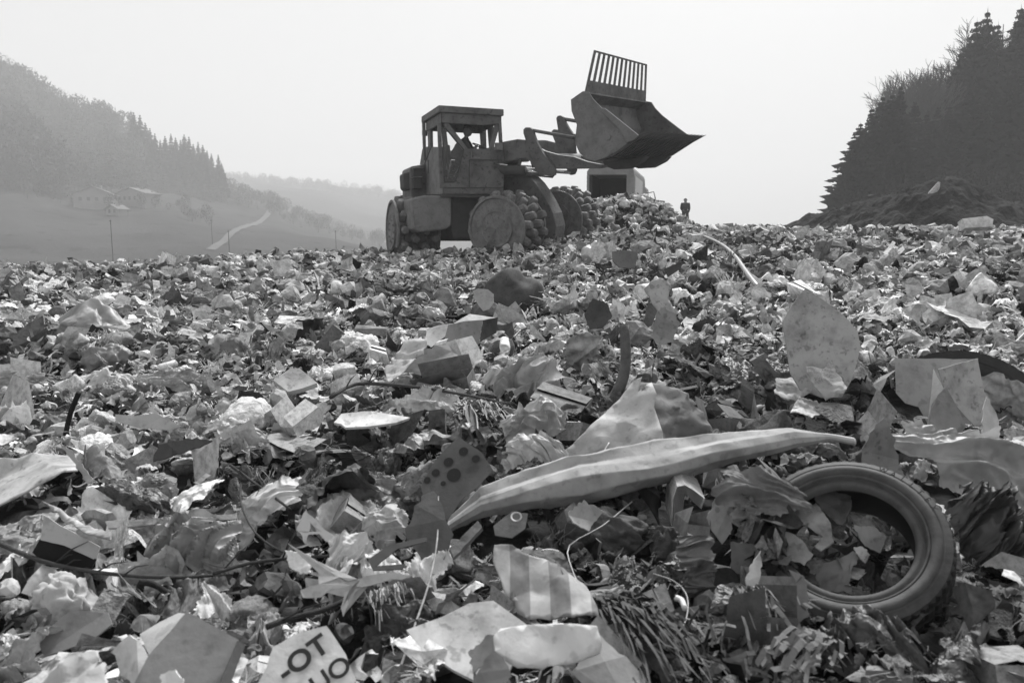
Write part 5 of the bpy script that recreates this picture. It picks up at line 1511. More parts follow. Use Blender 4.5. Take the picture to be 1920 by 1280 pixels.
H('panel_strip', 'narrow grey plank leaning over the edge of the corrugated sheet', 'plank', [(124, 842), (142, 850), (176, 900), (165, 908)], .33, el=40, m='card', lift=.14, thick=.006, folds=0)
# open dark box on the left
def open_box(label, pts_front, pts_top, tone, dk, lm=None):
    o, n, c, fr = H('cardboard_box', label, 'box', pts_front, tone, el=18, az=12, m='card', lift=.13, folds=0, thick=.006, land_as=lm, rag=.006, crumple=0)
    a = H('flap', None, None, pts_top, min(.8, tone * 1.3), el=68, m='paper', anchor=pts_front[-1], lift=.17, folds=1, parent=None, mask=False, rag=.01, crumple=1)[0]
    return o, a
ob1, fl1 = open_box('pale carton lying on its side with a black open mouth below the corrugated sheet', [(82, 965), (105, 980), (188, 1025), (180, 1050), (120, 1022), (76, 1012)], [(86, 960), (110, 968), (165, 995), (215, 1015), (214, 1032), (180, 1022), (120, 985)], .42, .02, 'the black-mouthed carton')
def adopt(parent, *kids):
    for k in kids:
        k.parent = parent; k.matrix_parent_inverse = Matrix.Translation(parent.location).inverted()
adopt(ob1, fl1)
mouth_shade = H('inside', None, None, [(76, 1010), (120, 1020), (182, 1048), (170, 1070), (90, 1062), (62, 1035)], .012, el=25, m='card', lift=.10, folds=0, mask=False, rag=.003, crumple=0)[0]; adopt(ob1, mouth_shade)  # near-black sheet: the shade in the open mouth put into its colour
soft('plastic_bag', 'shiny crumpled clear bag between the black-mouthed carton and the leaning creased sheet', 'bag', 357, 1012, 160, 100, .42, 5, m='film', az=-5, el=42, amp=.2, cup=1.2, lift=.14, land_as='the shiny crumpled bag')
soft('plastic_sheet', 'thin clear film gathered to a point beside the shiny crumpled bag', 'film', 405, 1030, 95, 75, .45, 21, kind='gather', az=5, el=42, ang=2.2)
soft('paper_sheet', 'large pale creased sheet leaning beside the shiny crumpled bag', 'paper', 490, 958, 115, 125, .58, 49, m='canvas', az=-15, el=38, amp=.08, cup=.7, ang=.8, lift=.14, land_as='the leaning creased sheet')
H('plank', 'long thin weathered plank lying behind the shiny crumpled bag', 'plank', [(200, 980), (445, 966), (446, 976), (205, 993)], .36, el=50, m='wood', lift=.12, thick=.012, folds=0, rag=.004, crumple=1)
rod('branch', 'long thin dark branch lying across the rubbish below the black-mouthed carton', 'branch', [(-20, 1010), (60, 1045), (120, 1062), (180, 1072), (260, 1080), (340, 1082), (400, 1078)], .008, .06, lift=.12, taper=.6, land_as='the long thin branch', twigs=6)
rod('branch', 'thin dark twig arching in front of the leaning creased sheet', 'branch', [(432, 872), (470, 900), (505, 925), (545, 955)], .006, .05, lift=.22, taper=.7, twigs=3)
rod('branch', 'fine dark twig hanging in a long bend left of the white card scrap', 'branch', [(452, 905), (452, 945), (480, 1000), (530, 1035)], .0045, .05, lift=.20, taper=.6, twigs=2)
rod('branch', 'thin dark branch running behind the white card scrap', 'branch', [(400, 1075), (470, 1055), (560, 1045), (640, 1042), (700, 1050)], .006, .05, lift=.14, taper=.7, twigs=5)
rod('branch', 'long dark branch lying across the middle of the rubbish', 'branch', [(620, 745), (668, 720), (740, 722), (800, 728), (880, 742), (960, 758)], .011, .06, lift=.16, taper=.6, twigs=6, land_as='the long dark branch')
rod('branch', 'black branch bent over the rubbish below the curved dark strip', 'branch', [(500, 1175), (540, 1160), (600, 1145), (640, 1128), (668, 1108)], .008, .04, lift=.14, taper=.8, twigs=2)
rod('log', 'rotten dark log half buried in the rubbish', 'log', [(385, 1168), (440, 1165), (500, 1160), (560, 1156)], .036, .07, lift=.02, taper=.8, n=12, land_as='the rotten log')
rod('stalk', 'long dry pale stalk rising through the rubbish', 'stalk', [(742, 1275), (775, 1180), (805, 1090), (820, 1010), (822, 930)], .004, .38, lifts=[.06, .10, .14, .18, .22], taper=.6, n=5)
rod('root', 'curled black root sticking out behind the big open box', 'root', [(262, 1112), (266, 1092), (290, 1096), (315, 1112), (330, 1122)], .012, .03, lifts=[.06, .14, .12, .1, .05])
H('box_panel', 'large grey cardboard side lying in the heap behind the torn white flaps', 'cardboard', [(70, 1210), (140, 1150), (205, 1150), (215, 1175), (180, 1200), (90, 1235)], .2, el=50, m='card', folds=1, lift=.08, rag=.004, crumple=1)
# the big open box bottom left
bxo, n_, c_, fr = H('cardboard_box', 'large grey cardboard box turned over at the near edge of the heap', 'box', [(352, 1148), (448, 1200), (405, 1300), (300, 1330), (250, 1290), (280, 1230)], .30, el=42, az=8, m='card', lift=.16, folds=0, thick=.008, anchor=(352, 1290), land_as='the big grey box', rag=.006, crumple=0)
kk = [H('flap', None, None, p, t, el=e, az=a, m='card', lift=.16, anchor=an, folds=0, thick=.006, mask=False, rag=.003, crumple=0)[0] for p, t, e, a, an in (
    ([(335, 1148), (352, 1150), (280, 1228), (262, 1188), (300, 1165)], .42, 70, -30, (262, 1188)), ([(448, 1200), (460, 1208), (425, 1300), (405, 1300)], .12, 25, 60, (425, 1300)))]  # other faces of the box, lit top and shaded side put into the tones
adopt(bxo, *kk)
H('torn_card', 'white torn card flap standing up beside the big grey box', 'card', [(232, 1185), (262, 1210), (275, 1240), (320, 1290), (240, 1290), (190, 1215)], .72, az=-18, el=40, m='card', lift=.17, folds=2, fold=.5, mask=False)
H('torn_card', 'small white torn point of card before the big grey box', 'card', [(300, 1262), (330, 1255), (355, 1290), (350, 1320), (300, 1320)], .7, az=10, el=35, m='card', lift=.2, folds=1, fold=.4, mask=False)
H('torn_card', 'long pale creased card strip leaning into the near corner of the heap', 'card', [(60, 1290), (130, 1225), (170, 1212), (195, 1240), (200, 1300), (120, 1330)], .5, az=-10, el=50, m='canvas', lift=.18, folds=3, fold=.4)
blob('crumpled_paper', 'large soft crumpled white paper behind the grey cardboard side', 'paper', 95, 1140, 130, 90, .55, 33, m='paper', amp=.45)
# lettered card
lc, n_, c_, (e1, e2, L_) = H('card', 'pale torn card with large dark letters at the near edge', 'card', [(512, 1212), (560, 1185), (612, 1172), (648, 1225), (668, 1275), (620, 1320), (500, 1320), (478, 1290), (500, 1250)], .60, az=-4, el=50, m='card', lift=.15, folds=0, anchor=(560, 1290), land_as='the lettered card', rag=.006, crumple=0)
def word(parent, txt, px, py, ang, size, n, anc, bold=.02):
    c = on_plane(px, py, anc, n); e1, e2 = frame_of(n); a = R(ang)
    r = e1 * math.cos(a) + e2 * math.sin(a); u = -e1 * math.sin(a) + e2 * math.cos(a)
    return text_on(parent, txt, c, r, u, size, bold=bold, off=.008)
A_ = hit(560, 1290, .15)
word(lc, '-OT', 571, 1236, 42, .066, nrm(-4, 50), A_, .03); word(lc, 'UO', 622, 1268, 42, .060, nrm(-4, 50), A_, .02)
# white slab, wrapped packet, striped bag
H('board', 'broad dirty white board lying in the near middle of the heap', 'board', [(762, 1180), (830, 1155), (880, 1130), (925, 1125), (985, 1168), (1000, 1200), (960, 1245), (940, 1300), (850, 1255), (790, 1215)], .66, el=58, m='board', lift=.08, thick=.012, folds=1, fold=.06, anchor=(850, 1255), land_as='the dirty white board')
pk, n_, c_, fr = H('packet', 'crushed white packet with grey bands lying across the dirty white board', 'packet', [(938, 1180), (985, 1172), (1085, 1172), (1118, 1176), (1127, 1205), (1122, 1225), (1080, 1240), (1020, 1252), (970, 1250), (930, 1225), (925, 1195)], .66, el=40, m='canvas', lift=.18, wave=.10, wsc=2.0, dense=14, folds=1, thick=.02, anchor=(1020, 1252), mask=False, land_as='the crushed white packet')
H('torn_card', 'grey card wedge leaning on the crushed white packet', 'card', [(876, 1222), (915, 1188), (932, 1190), (936, 1212), (905, 1250), (888, 1262)], .26, el=35, az=-15, m='card', lift=.18, folds=1)
H('torn_card', 'grey crumpled card flap below the wedge beside the white packet', 'card', [(890, 1270), (925, 1215), (945, 1230), (960, 1265), (920, 1300), (885, 1320)], .22, el=35, az=10, m='card', lift=.18, folds=3, mask=False)
H('paper_bag', 'flattened striped paper bag spread above the crushed white packet', 'bag', [(927, 1015), (960, 1020), (1000, 1045), (1050, 1070), (1090, 1105), (1110, 1140), (1118, 1178), (1050, 1176), (990, 1172), (965, 1130), (940, 1090), (925, 1050)], .42, el=50, m='striped', lift=.12, wave=.05, wsc=1.8, dense=14, folds=2, fold=.15, anchor=(1050, 1176), land_as='the striped paper bag') if False else None
M['striped'] = material('striped', source='object', rough=.8, spec=.2, dirt=.6, dscale=8, wrinkle=.3, wscale=10, bump=.15, blotch=.2)
_n, _l = M['striped'].node_tree.nodes, M['striped'].node_tree.links
_w = _n.new('ShaderNodeTexWave'); _w.inputs['Scale'].default_value = 3.2; _w.inputs['Distortion'].default_value = .5; _w.bands_direction = 'X'
_t = _n.new('ShaderNodeTexCoord'); _l.new(_t.outputs['Object'], _w.inputs['Vector'])
_r = _n.new('ShaderNodeMapRange'); _r.inputs[1].default_value = .45; _r.inputs[2].default_value = .55; _r.inputs[3].default_value = .55; _r.inputs[4].default_value = 1.05; _l.new(_w.outputs['Fac'], _r.inputs[0])
_b = _n['Principled BSDF']; _s = _b.inputs['Base Color'].links[0].from_socket
_x = _n.new('ShaderNodeMix'); _x.data_type = 'RGBA'; _x.blend_type = 'MULTIPLY'; _x.inputs[0].default_value = 1; _l.new(_s, _x.inputs[6]); _l.new(_r.outputs[0], _x.inputs[7]); _l.new(_x.outputs[2], _b.inputs['Base Color'])
H('paper_bag', 'flattened striped paper bag spread above the crushed white packet', 'bag', [(927, 1015), (960, 1020), (1000, 1045), (1050, 1070), (1090, 1105), (1110, 1140), (1118, 1178), (1050, 1176), (990, 1172), (965, 1130), (940, 1090), (925, 1050)], .40, el=50, m='striped', lift=.12, wave=.05, wsc=1.8, dense=14, folds=2, fold=.15, anchor=(1050, 1176), land_as='the striped paper bag')
H('torn_card', 'pale card panel under the striped bag, reaching to the near edge', 'card', [(1110, 1180), (1150, 1210), (1210, 1260), (1215, 1310), (1130, 1310), (1070, 1260), (1100, 1230)], .33, el=48, m='card', lift=.1, folds=2, fold=.3)
# holed dark card
hc, n_, c_, fr = H('punched_card', 'dark card punched with round holes leaning on the open end of the canvas', 'card', [(790, 912), (812, 870), (840, 838), (862, 820), (905, 850), (925, 882), (900, 910), (868, 935), (840, 975), (800, 960)], .13, el=40, az=-12, m='card', lift=.16, folds=0, land_as='the punched dark card', rag=.006, crumple=0)
Ac = hit(840, 975, .16)
mb = MB()
for (x, y, r) in ((802, 902, .012), (818, 888, .014), (842, 868, .017), (870, 848, .016), (852, 892, .024), (832, 908, .009), (893, 862, .014)):
    p = on_plane(x, y, Ac, nrm(-12, 40)); mb = MB(); mb.lathe(p + nrm(-12, 40) * .009 - hc.location, nrm(-12, 40), [(0, .001), (0, r)], 16); mb.obj('hole', M['ink'], hc)
H('torn_card', 'dark bent card slipping under the open end of the canvas', 'card', [(790, 925), (812, 915), (830, 950), (850, 1000), (832, 1045), (790, 1050), (760, 1000), (775, 960)], .12, el=42, m='card', lift=.13, folds=2, fold=.4, mask=False)
H('plank', 'short dark strip of wood poking out below the open end of the canvas', 'plank', [(842, 1035), (898, 985), (906, 998), (850, 1052)], .15, el=55, m='wood', lift=.14, thick=.018, folds=0, rag=.004, crumple=1)
H('strap', 'curved dark strap looping under the pale ribbon of paper', 'strap', [(690, 1050), (730, 1022), (800, 1008), (800, 1016), (745, 1030), (705, 1062), (760, 1058), (755, 1068), (700, 1070)], .05, el=55, m='hard', lift=.17, thick=.004, folds=0, mask=False)
H('card', 'dark card with a pale ring mark in front of the canvas', 'card', [(925, 985), (960, 958), (990, 962), (985, 990), (960, 1008), (928, 1003)], .12, el=52, m='card', lift=.12, folds=0, land_as='the ringed dark card', rag=.006, crumple=0)
p_ = on_plane(968, 972, hit(960, 1008, .12), nrm(0, 52)); mb = MB(); N_ = nrm(0, 52)
oc = [o for o in bpy.data.objects if o.get('label') == 'dark card with a pale ring mark in front of the canvas'][0]
mb.lathe(p_ + N_ * .012 - oc.location, N_, [(0, .013), (.001, .014), (.001, .0175), (0, .0185)], 24); oo = mb.obj('ring_print', M['paper'], oc, tone=.7)
H('paper_scrap', 'mottled pale scrap standing in front of the long canvas', 'paper', [(1062, 965), (1092, 940), (1128, 962), (1112, 980), (1100, 1000), (1070, 985)], .35, el=35, az=15, m='board', lift=.12, folds=2)
blob('sodden_rag', 'large dark sodden lump of cloth in front of the long canvas', 'rag', 1140, 1000, 190, 80, .07, 41, m='mush', amp=.4, land_as='the dark sodden lump', deep=.6)
blob('sodden_rag', 'round dark clod beside the folded newspaper', 'clod', 1255, 1020, 70, 70, .06, 43, m='mush', amp=.4)
# folded newspaper arch
mb = MB(); A = hit(1262, 980, .06)
for k in range(7):
    P0 = []; 
    for (a, b) in [(1259 + k * 3.2, 985 - k), (1262 + k * 3, 935 + k * 1.5), (1270 + k * 2.4, 912 + k * 2.4), (1284 + k * 1.0, 909 + k * 3), (1300, 918 + k * 3.5), (1322 - k, 935 + k * 3)]:
        P0.append(at(a, b, A.y + .02 + k * .004))
    V, F = [], []
    for i, p in enumerate(P0): V += [p, p + Vector((.01, .16, .02))]
    for i in range(len(P0) - 1): F.append((2 * i, 2 * i + 1, 2 * i + 3, 2 * i + 2))
    mb.add([v - A for v in V], F)
o = mb.obj('newspaper', M['newsprint'], tone=.55); o.location = A; tag(o, 'folded newspaper bent into an arch below the long canvas', 'newspaper'); landmark('the folded newspaper', A); MASK.append((A.x + .05, A.y + .05, .1))
md = o.modifiers.new('s', 'SOLIDIFY'); md.thickness = .002
H('paper_sheet', 'pale leaf-shaped sheet standing between the folded newspaper and the grey draped cloth', 'paper', [(1360, 905), (1372, 925), (1375, 960), (1368, 1000), (1355, 1020), (1335, 995), (1325, 970), (1340, 935)], .42, el=20, m='board', lift=.1, folds=1, fold=.15, land_as='the leaf-shaped sheet', curl=.15, dense=6)
soft('cloth', 'smooth grey cloth draped from under the canvas into the tyre hole', 'cloth', 1428, 922, 175, 105, .2, 63, m='cloth', kind='gather', az=-8, el=40, ang=3.0, lift=.25, land_as='the grey draped cloth', amp=.3, cup=.9)
soft('cloth', 'dark stained canvas rag hanging down with a pale tip', 'cloth', 1308, 1060, 75, 110, .16, 51, m='cloth', az=10, el=25, amp=.12, ang=1.5)
rod('wire', 'thin pale wire loop sticking out of the dark rubbish', 'wire', [(1225, 1075), (1262, 1088), (1285, 1110), (1290, 1140), (1280, 1175), (1250, 1200), (1215, 1210)], .002, .35, m='hard', lift=.12, n=5, taper=1)
rod('wire', 'thin pale wire bent down across the dark sodden lump', 'wire', [(1185, 940), (1130, 985), (1068, 1022), (1072, 1065), (1088, 1100), (1105, 1145)], .002, .4, m='hard', lift=.12, n=5, taper=1)
rod('hose', 'short thick white curl of tube left of the hanging rag', 'hose', [(1266, 1120), (1278, 1125), (1284, 1140)], .008, .75, m='hard', lift=.16, taper=.9)
# in and around the tyre
def in_tyre(px, py, d=0.0): return on_plane(px, py, TYC + TYN.normalized() * d, TYN.normalized())
TIN = [('white torn card lying in the tyre hole, pointing to its rim', [(1418, 1005), (1435, 1003), (1470, 1000), (1505, 1020), (1525, 1045), (1508, 1062), (1480, 1050), (1450, 1030), (1425, 1012)], .68, 'board'),
       ('pale folded scrap at the middle of the tyre hole', [(1476, 955), (1500, 965), (1535, 952), (1560, 985), (1565, 1020), (1545, 1045), (1530, 1035), (1545, 1012), (1515, 1000), (1495, 985)], .45, 'paper'),
       ('grey torn scrap below the pale folded one in the tyre hole', [(1525, 1050), (1580, 1040), (1600, 1030), (1615, 1045), (1598, 1060), (1590, 1090), (1600, 1108), (1560, 1105), (1540, 1108), (1530, 1080)], .24, 'card'),
       ('dark cloth scrap at the far side of the tyre hole', [(1525, 920), (1560, 925), (1592, 940), (1590, 970), (1575, 995), (1550, 975), (1530, 950)], .13, 'cloth'),
       ('small pale curled strip in the tyre hole beside its right rim', [(1600, 1032), (1618, 1030), (1632, 1045), (1622, 1060), (1608, 1048)], .5, 'paper'),
       ('mottled scrap against the inner wall of the tyre', [(1600, 985), (1640, 990), (1662, 1010), (1650, 1040), (1620, 1025)], .28, 'board')]
for i, (lb, pts, tn, mm) in enumerate(TIN):
    q = in_tyre(sum(p[0] for p in pts) / len(pts), sum(p[1] for p in pts) / len(pts), -.03)
    H('scrap', lb, 'scrap', pts, tn, az=-28 + rnd.uniform(-20, 20), el=50 + rnd.uniform(-12, 12), m=mm, anchor=(sum(p[0] for p in pts) / len(pts), sum(p[1] for p in pts) / len(pts)), depth=q.y, folds=3, fold=.35, mask=False)
H('scrap', 'grey wedge of card standing against the near side of the tyre', 'card', [(1500, 1078), (1508, 1080), (1516, 1120), (1514, 1155), (1495, 1168), (1472, 1160), (1480, 1125)], .22, az=-6, el=22, m='card', depth=TYC.y - .26, anchor=(1495, 1168), folds=1, fold=.2, mask=False)
H('scrap', 'narrow pale wedge standing left of the tyre', 'card', [(1424, 1032), (1427, 1055), (1412, 1105), (1392, 1100), (1390, 1090), (1410, 1055)], .42, az=10, el=25, m='card', lift=.12, folds=1, fold=.2)
H('scrap', 'dark folded sheet left of the tyre beside the narrow pale wedge', 'card', [(1370, 1014), (1420, 1018), (1415, 1040), (1392, 1080), (1372, 1062)], .11, az=-5, el=40, m='card', lift=.11, folds=1, fold=.2)
# scraps heaped in the hole and over the buried left side of the tyre
r5 = random.Random(5)
def small_scrap(p, s, label, group, tone=None):
    k = r5.choice(['wad', 'paper', 'soft', 'wad']); V_, F_ = r5.choice(LIB[k])
    o = mesh_obj('scrap', V_, F_, M[r5.choice(['paper', 'card', 'board', 'cloth'])], smooth=k in SMOOTH, tone=tone or r5.choice([.06, .1, .16, .25, .35, .5]))
    o.location = p; o.rotation_euler = (r5.gauss(0, .6), r5.gauss(0, .6), r5.uniform(0, 6.28)); o.scale = (s, s, s); tag(o, label, 'scrap', group)
e1_, e2_ = frame_of(TYN)
for i in range(46):
    a_, d_ = r5.uniform(0, 6.28), r5.random() ** .5 * .165
    small_scrap(TYC + (e1_ * math.cos(a_) + e2_ * math.sin(a_)) * d_ - TYN * r5.uniform(.04, .11), r5.uniform(.04, .10), 'small torn scrap heaped inside the hole of the big tyre', 'small scraps inside the tyre')
for i in range(26):
    px_, py_ = r5.uniform(1405, 1480), r5.uniform(985, 1120)
    q_ = on_plane(px_, py_, TYC, TYN)
    small_scrap(q_ + TYN * r5.uniform(.06, .13), r5.uniform(.05, .12), 'small dark scrap piled over the buried side of the big tyre', 'scraps over the buried side of the tyre', r5.choice([.03, .06, .1, .18, .35]))
# frayed dark cloth strips
def frayed(label, a, b, n, spread, tone, lm=None, seed=1, w=.012):
    r = random.Random(seed); A, B = hit(*a, .10), hit(*b, .10); mb = MB(); d = (B - A); sd = d.cross(Vector((0, 0, 1))).normalized()
    for k in range(n):
        o_ = sd * r.gauss(0, spread * .5); P_ = []; o2 = sd * r.gauss(0, spread); L = r.uniform(.55, 1.05); t0 = r.uniform(0, .25)
        for i in range(9):
            t = t0 + (L - t0) * i / 8
            P_.append(A + d * t + o_ * (1 - t) + o2 * t + sd * math.sin(t * 7 + k) * .012 + Vector((0, 0, .05 * math.sin(t * 3.1) + r.uniform(-.012, .02))) - A)
        V_, F_ = [], []; wk = w * r.uniform(.5, 1.6); tw = r.uniform(-.8, .8)
        for i, p in enumerate(P_):
            q_ = (sd * math.cos(tw) + Vector((0, 0, 1)) * math.sin(tw)) * wk * (1 - .5 * i / 8); V_ += [p - q_, p + q_ + Vector((0, 0, .004))]
        for i in range(8): F_.append((2 * i, 2 * i + 1, 2 * i + 3, 2 * i + 2))
        mb.add(V_, F_)
    o = mb.obj('frayed_cloth', M['cloth'], tone=tone); o.location = A; tag(o, label, 'cloth')
    if lm: landmark(lm, (A + B) / 2)
frayed('bundle of dark frayed cloth strips running down from the striped paper bag', (1110, 1125), (1290, 1275), 64, .06, .12, 'the frayed dark cloth', 1, .006)
frayed('shorter bunch of grey frayed strips left of the tyre', (1385, 1120), (1470, 1195), 26, .05, .28, None, 2, .008)
frayed('fan of frayed fibres under the upright card cone', (1560, 1215), (1470, 1275), 18, .05, .2, None, 3, .008)
frayed('tangle of coarse dry straw at the outer side of the folded plastic sheeting', (1845, 868), (1915, 860), 46, .06, .38, None, 4, .004)
frayed('spray of dry straw beyond the flat white board', (880, 760), (960, 800), 40, .10, .4, None, 5, .005)
frayed('pale straw fibres sticking out beside the thin stalk', (700, 1130), (745, 1165), 22, .05, .5, None, 6, .003)
# right side
H('torn_card', 'dark card cone standing with its point up behind the tyre', 'card', [(1653, 784), (1665, 805), (1680, 845), (1698, 890), (1650, 892), (1618, 870), (1617, 840), (1628, 812)], .22, az=-8, el=18, m='board', lift=.12, folds=1, fold=.3, anchor=(1660, 892), land_as='the upright card cone')
soft('plastic_sheet', 'broad folded plastic sheeting spread behind the tyre', 'plastic', 1802, 868, 230, 150, .45, 31, m='film', kind='gather', az=-5, el=42, ang=-.5, lift=.14, land_as='the folded plastic sheeting', amp=.4)
soft('plastic_sheet', 'dark wrinkled sheeting beside the tyre under the folded plastic', 'plastic', 1880, 990, 150, 120, .09, 33, m='film', az=0, el=40, lift=.1, amp=.2, cup=.9)
H('torn_card', 'pale round-edged scrap beside the open cardboard', 'card', [(1845, 745), (1870, 790), (1868, 825), (1850, 840), (1838, 810), (1838, 770)], .5, az=15, el=30, m='card', lift=.1, folds=1)
rod('hose', 'long pale hose snaking from the crest down into the rubbish', 'hose', [(1300, 437), (1325, 445), (1352, 458), (1376, 478), (1392, 500), (1406, 520), (1422, 540)], .028, .26, m='hard', lift=.20, taper=1, n=10, land_as='the long pale hose')
blob('barrel', 'black open-mouthed bucket lying on the rubbish below the tipped heap', 'bucket', 1245, 452, 28, 22, .03, 60, m='metal', amp=.02, sub=3, land_as='the black bucket')
blob('rubbish_bag', 'dark domed bag on the crest below the standing man', 'bag', 1296, 434, 26, 18, .05, 61, m='film', amp=.15, sub=3)
blob('rubbish_bag', 'long pale bag propped up beneath the studded wheel', 'bag', 1110, 478, 52, 40, .55, 62, m='film', amp=.2, sub=4, rot=-.6, land_as='the long propped bag')
H('cardboard_box', 'grey carton with a pale band below the refuse heap', 'box', [(1147, 473), (1170, 470), (1196, 474), (1190, 505), (1160, 502), (1148, 490)], .16, el=12, m='card', lift=.15, thick=.03, folds=1, fold=.2, land_as='the banded carton')
H('torn_card', 'long white stone-like block of foam on the right crest', 'foam block', [(1795, 417), (1840, 412), (1852, 418), (1850, 432), (1800, 434)], .7, el=20, m='card', lift=.35, thick=.2, folds=0)
H('torn_card', 'ragged fibrous card standing in the middle of the heap', 'cardboard', [(1208, 540), (1228, 520), (1250, 520), (1262, 528), (1255, 560), (1268, 580), (1262, 615), (1240, 600), (1225, 575)], .40, el=18, m='board', lift=.25, folds=3, fold=.4, anchor=(1240, 612), fine=.05, dense=8, land_as='the ragged fibrous card')
H('torn_card', 'dark upright plank beside the ragged fibrous card', 'plank', [(1215, 568), (1235, 575), (1222, 610), (1202, 622)], .12, el=18, m='wood', lift=.15, thick=.02, folds=0)
H('torn_card', 'broad grey stained sheet leaning below the ragged fibrous card', 'cardboard', [(1232, 580), (1265, 590), (1275, 610), (1260, 640), (1235, 650), (1222, 625)], .28, el=25, m='board', lift=.14, folds=2, fold=.3)
H('torn_card', 'dark angular carton right of the dark drum', 'carton', [(1095, 590), (1110, 562), (1140, 572), (1148, 592), (1130, 615), (1105, 620)], .07, el=35, m='card', lift=.15, folds=2, fold=.5)
H('torn_card', 'dark square panel sticking up near the banded carton', 'panel', [(1245, 505), (1282, 490), (1275, 505), (1252, 520)], .06, el=25, m='card', lift=.2, folds=0, thick=.02)
H('card', 'small bright white crumpled card scrap in front of the dark branch', 'card', [(536, 1033), (560, 1035), (584, 1040), (584, 1075), (565, 1078), (545, 1065)], .80, el=32, m='canvas', lift=.17, folds=3, fold=.3, thick=.003, land_as='the white card scrap')
H('torn_card', 'triangular pale carton flap folded over beside the white card scrap', 'card', [(560, 1000), (578, 965), (600, 985), (640, 1018), (655, 1022), (640, 1035), (610, 1015), (585, 985), (575, 1025)], .55, el=40, m='card', lift=.14, folds=2, fold=.4)
H('torn_card', 'grey ribbed wedge of packing sagging over the dark hole near the rotten log', 'card', [(565, 1112), (640, 1090), (740, 1085), (775, 1095), (700, 1105), (660, 1105), (655, 1140), (645, 1160), (640, 1110), (570, 1125)], .42, el=48, m='card', lift=.15, folds=1, fold=.3)
soft('paper_sheet', 'thick pale paper folded in loops between the white scrap and the strap', 'paper', 652, 1050, 90, 95, .6, 47, m='canvas', kind='gather', el=40, ang=1.2, amp=.45)
soft('carton', 'pale domed carton beside the punched dark card', 'carton', 722, 982, 92, 72, .45, 53, m='canvas', el=35, amp=.10, cup=1.4, land_as='the pale domed carton')
soft('plastic_sheet', 'long pale crumpled film bag beyond the open end of the canvas', 'film', 1002, 786, 135, 82, .48, 41, m='film', el=42, amp=.16, cup=1.1, ang=.3, land_as='the long crumpled film')
soft('plastic_sheet', 'pale smooth film bag bulging behind the long canvas', 'film', 1004, 846, 130, 62, .55, 43, m='film', el=42, amp=.07, cup=1.2, lift=.18)
soft('paper_sheet', 'crumpled wide paper fallen in folds left of the bent branch', 'paper', 980, 706, 160, 80, .5, 45, m='canvas', el=42, amp=.2, cup=.7)
H('carton', 'pale ribbed carton lying open below the opened carton with the round mark', 'carton', [(760, 660), (800, 650), (840, 640), (858, 660), (850, 695), (800, 700), (755, 690)], .38, el=42, m='card', lift=.12, folds=3, fold=.4)
H('paper_sheet', 'long pale torn sheet sliding down beside the rounded drum', 'paper', [(720, 690), (760, 640), (790, 630), (800, 650), (770, 690), (730, 720)], .5, el=55, m='canvas', lift=.1, folds=3)
H('torn_card', 'flat dark flap lying over the edge of the pale tray left of the heap', 'card', [(300, 840), (370, 822), (400, 830), (350, 850), (290, 872)], .03, el=55, m='card', lift=.14, folds=1)
MASK_END = len(MASK)

# --- many loose pieces, each an object of its own
KIND = {  # kind: (object name, category, phrase, material choices)
    'paper': ('paper_scrap', 'paper', ['torn paper scrap', 'creased paper sheet', 'ragged paper piece'], ['paper', 'paper', 'newsprint', 'board']),
    'wad': ('crumpled_paper', 'paper', ['crumpled paper ball', 'crushed wrapper', 'screwed-up paper'], ['paper', 'film', 'newsprint']),
    'card': ('cardboard_piece', 'cardboard', ['cardboard piece', 'folded card', 'bent card panel'], ['card', 'card', 'board', 'newsprint']),
    'film': ('plastic_sheet', 'plastic', ['wrinkled plastic film', 'folded plastic sheet', 'draped film'], ['film', 'film', 'cloth', 'canvas']),
    'blob': ('rubbish_bag', 'bag', ['stuffed bag', 'puckered bag', 'knotted bundle'], ['film', 'film', 'cloth', 'mush']),
    'box': ('carton', 'box', ['crushed carton', 'burst box', 'squashed packet'], ['card', 'card', 'board']),
    'book': ('magazine', 'magazine', ['splayed magazine', 'sodden booklet'], ['newsprint']),
    'can': ('tin_can', 'can', ['dented tin can', 'crushed tin'], ['metal']),
    'bottle': ('bottle', 'bottle', ['plastic bottle', 'dirty bottle'], ['hard']),
    'lid': ('tin_plate', 'plate', ['bent round plate'], ['metal', 'hard']),
    'ribbon': ('paper_strips', 'paper strips', ['tangle of strips', 'bunch of shredded strips'], ['paper', 'cloth', 'film']),
}
MESHES = {}
for k, P in LIB.items():
    if k not in KIND: continue
    use = P
    if k == 'blob': use = [lib_blob(100 + s, 4, rnd.uniform(.45, .8), rnd.uniform(.2, .55), s % 3 == 0) for s in range(12)]
    if k == 'film': use = [lib_film(200 + s, 40, rnd.uniform(.10, .2)) for s in range(6)] + [lib_soft(400 + s, 44, rnd.uniform(.10, .2), rnd.uniform(.2, 1.2)) for s in range(12)] + [lib_gather(500 + s, 40, rnd.uniform(.25, .45), rnd.uniform(.1, .8)) for s in range(12)]
    if k == 'paper': use = P[:24] + [lib_soft(300 + s, 30, rnd.uniform(.06, .15), rnd.uniform(-.2, .8)) for s in range(20)]
    for i, (V, F) in enumerate(use):
        for mm in set(KIND[k][3]):
            me = bpy.data.meshes.new(KIND[k][0]); me.from_pydata(V.tolist(), [], F); me.update()
            if k in SMOOTH or (k == 'paper' and i >= 24): me.polygons.foreach_set('use_smooth', [True] * len(me.polygons))
            me.materials.append(M[mm]); MESHES.setdefault((k, mm), []).append(me)
def tone_word(t):
    return 'black' if t < .06 else 'dark' if t < .15 else 'grey' if t < .3 else 'light grey' if t < .48 else 'white'
USED = {}
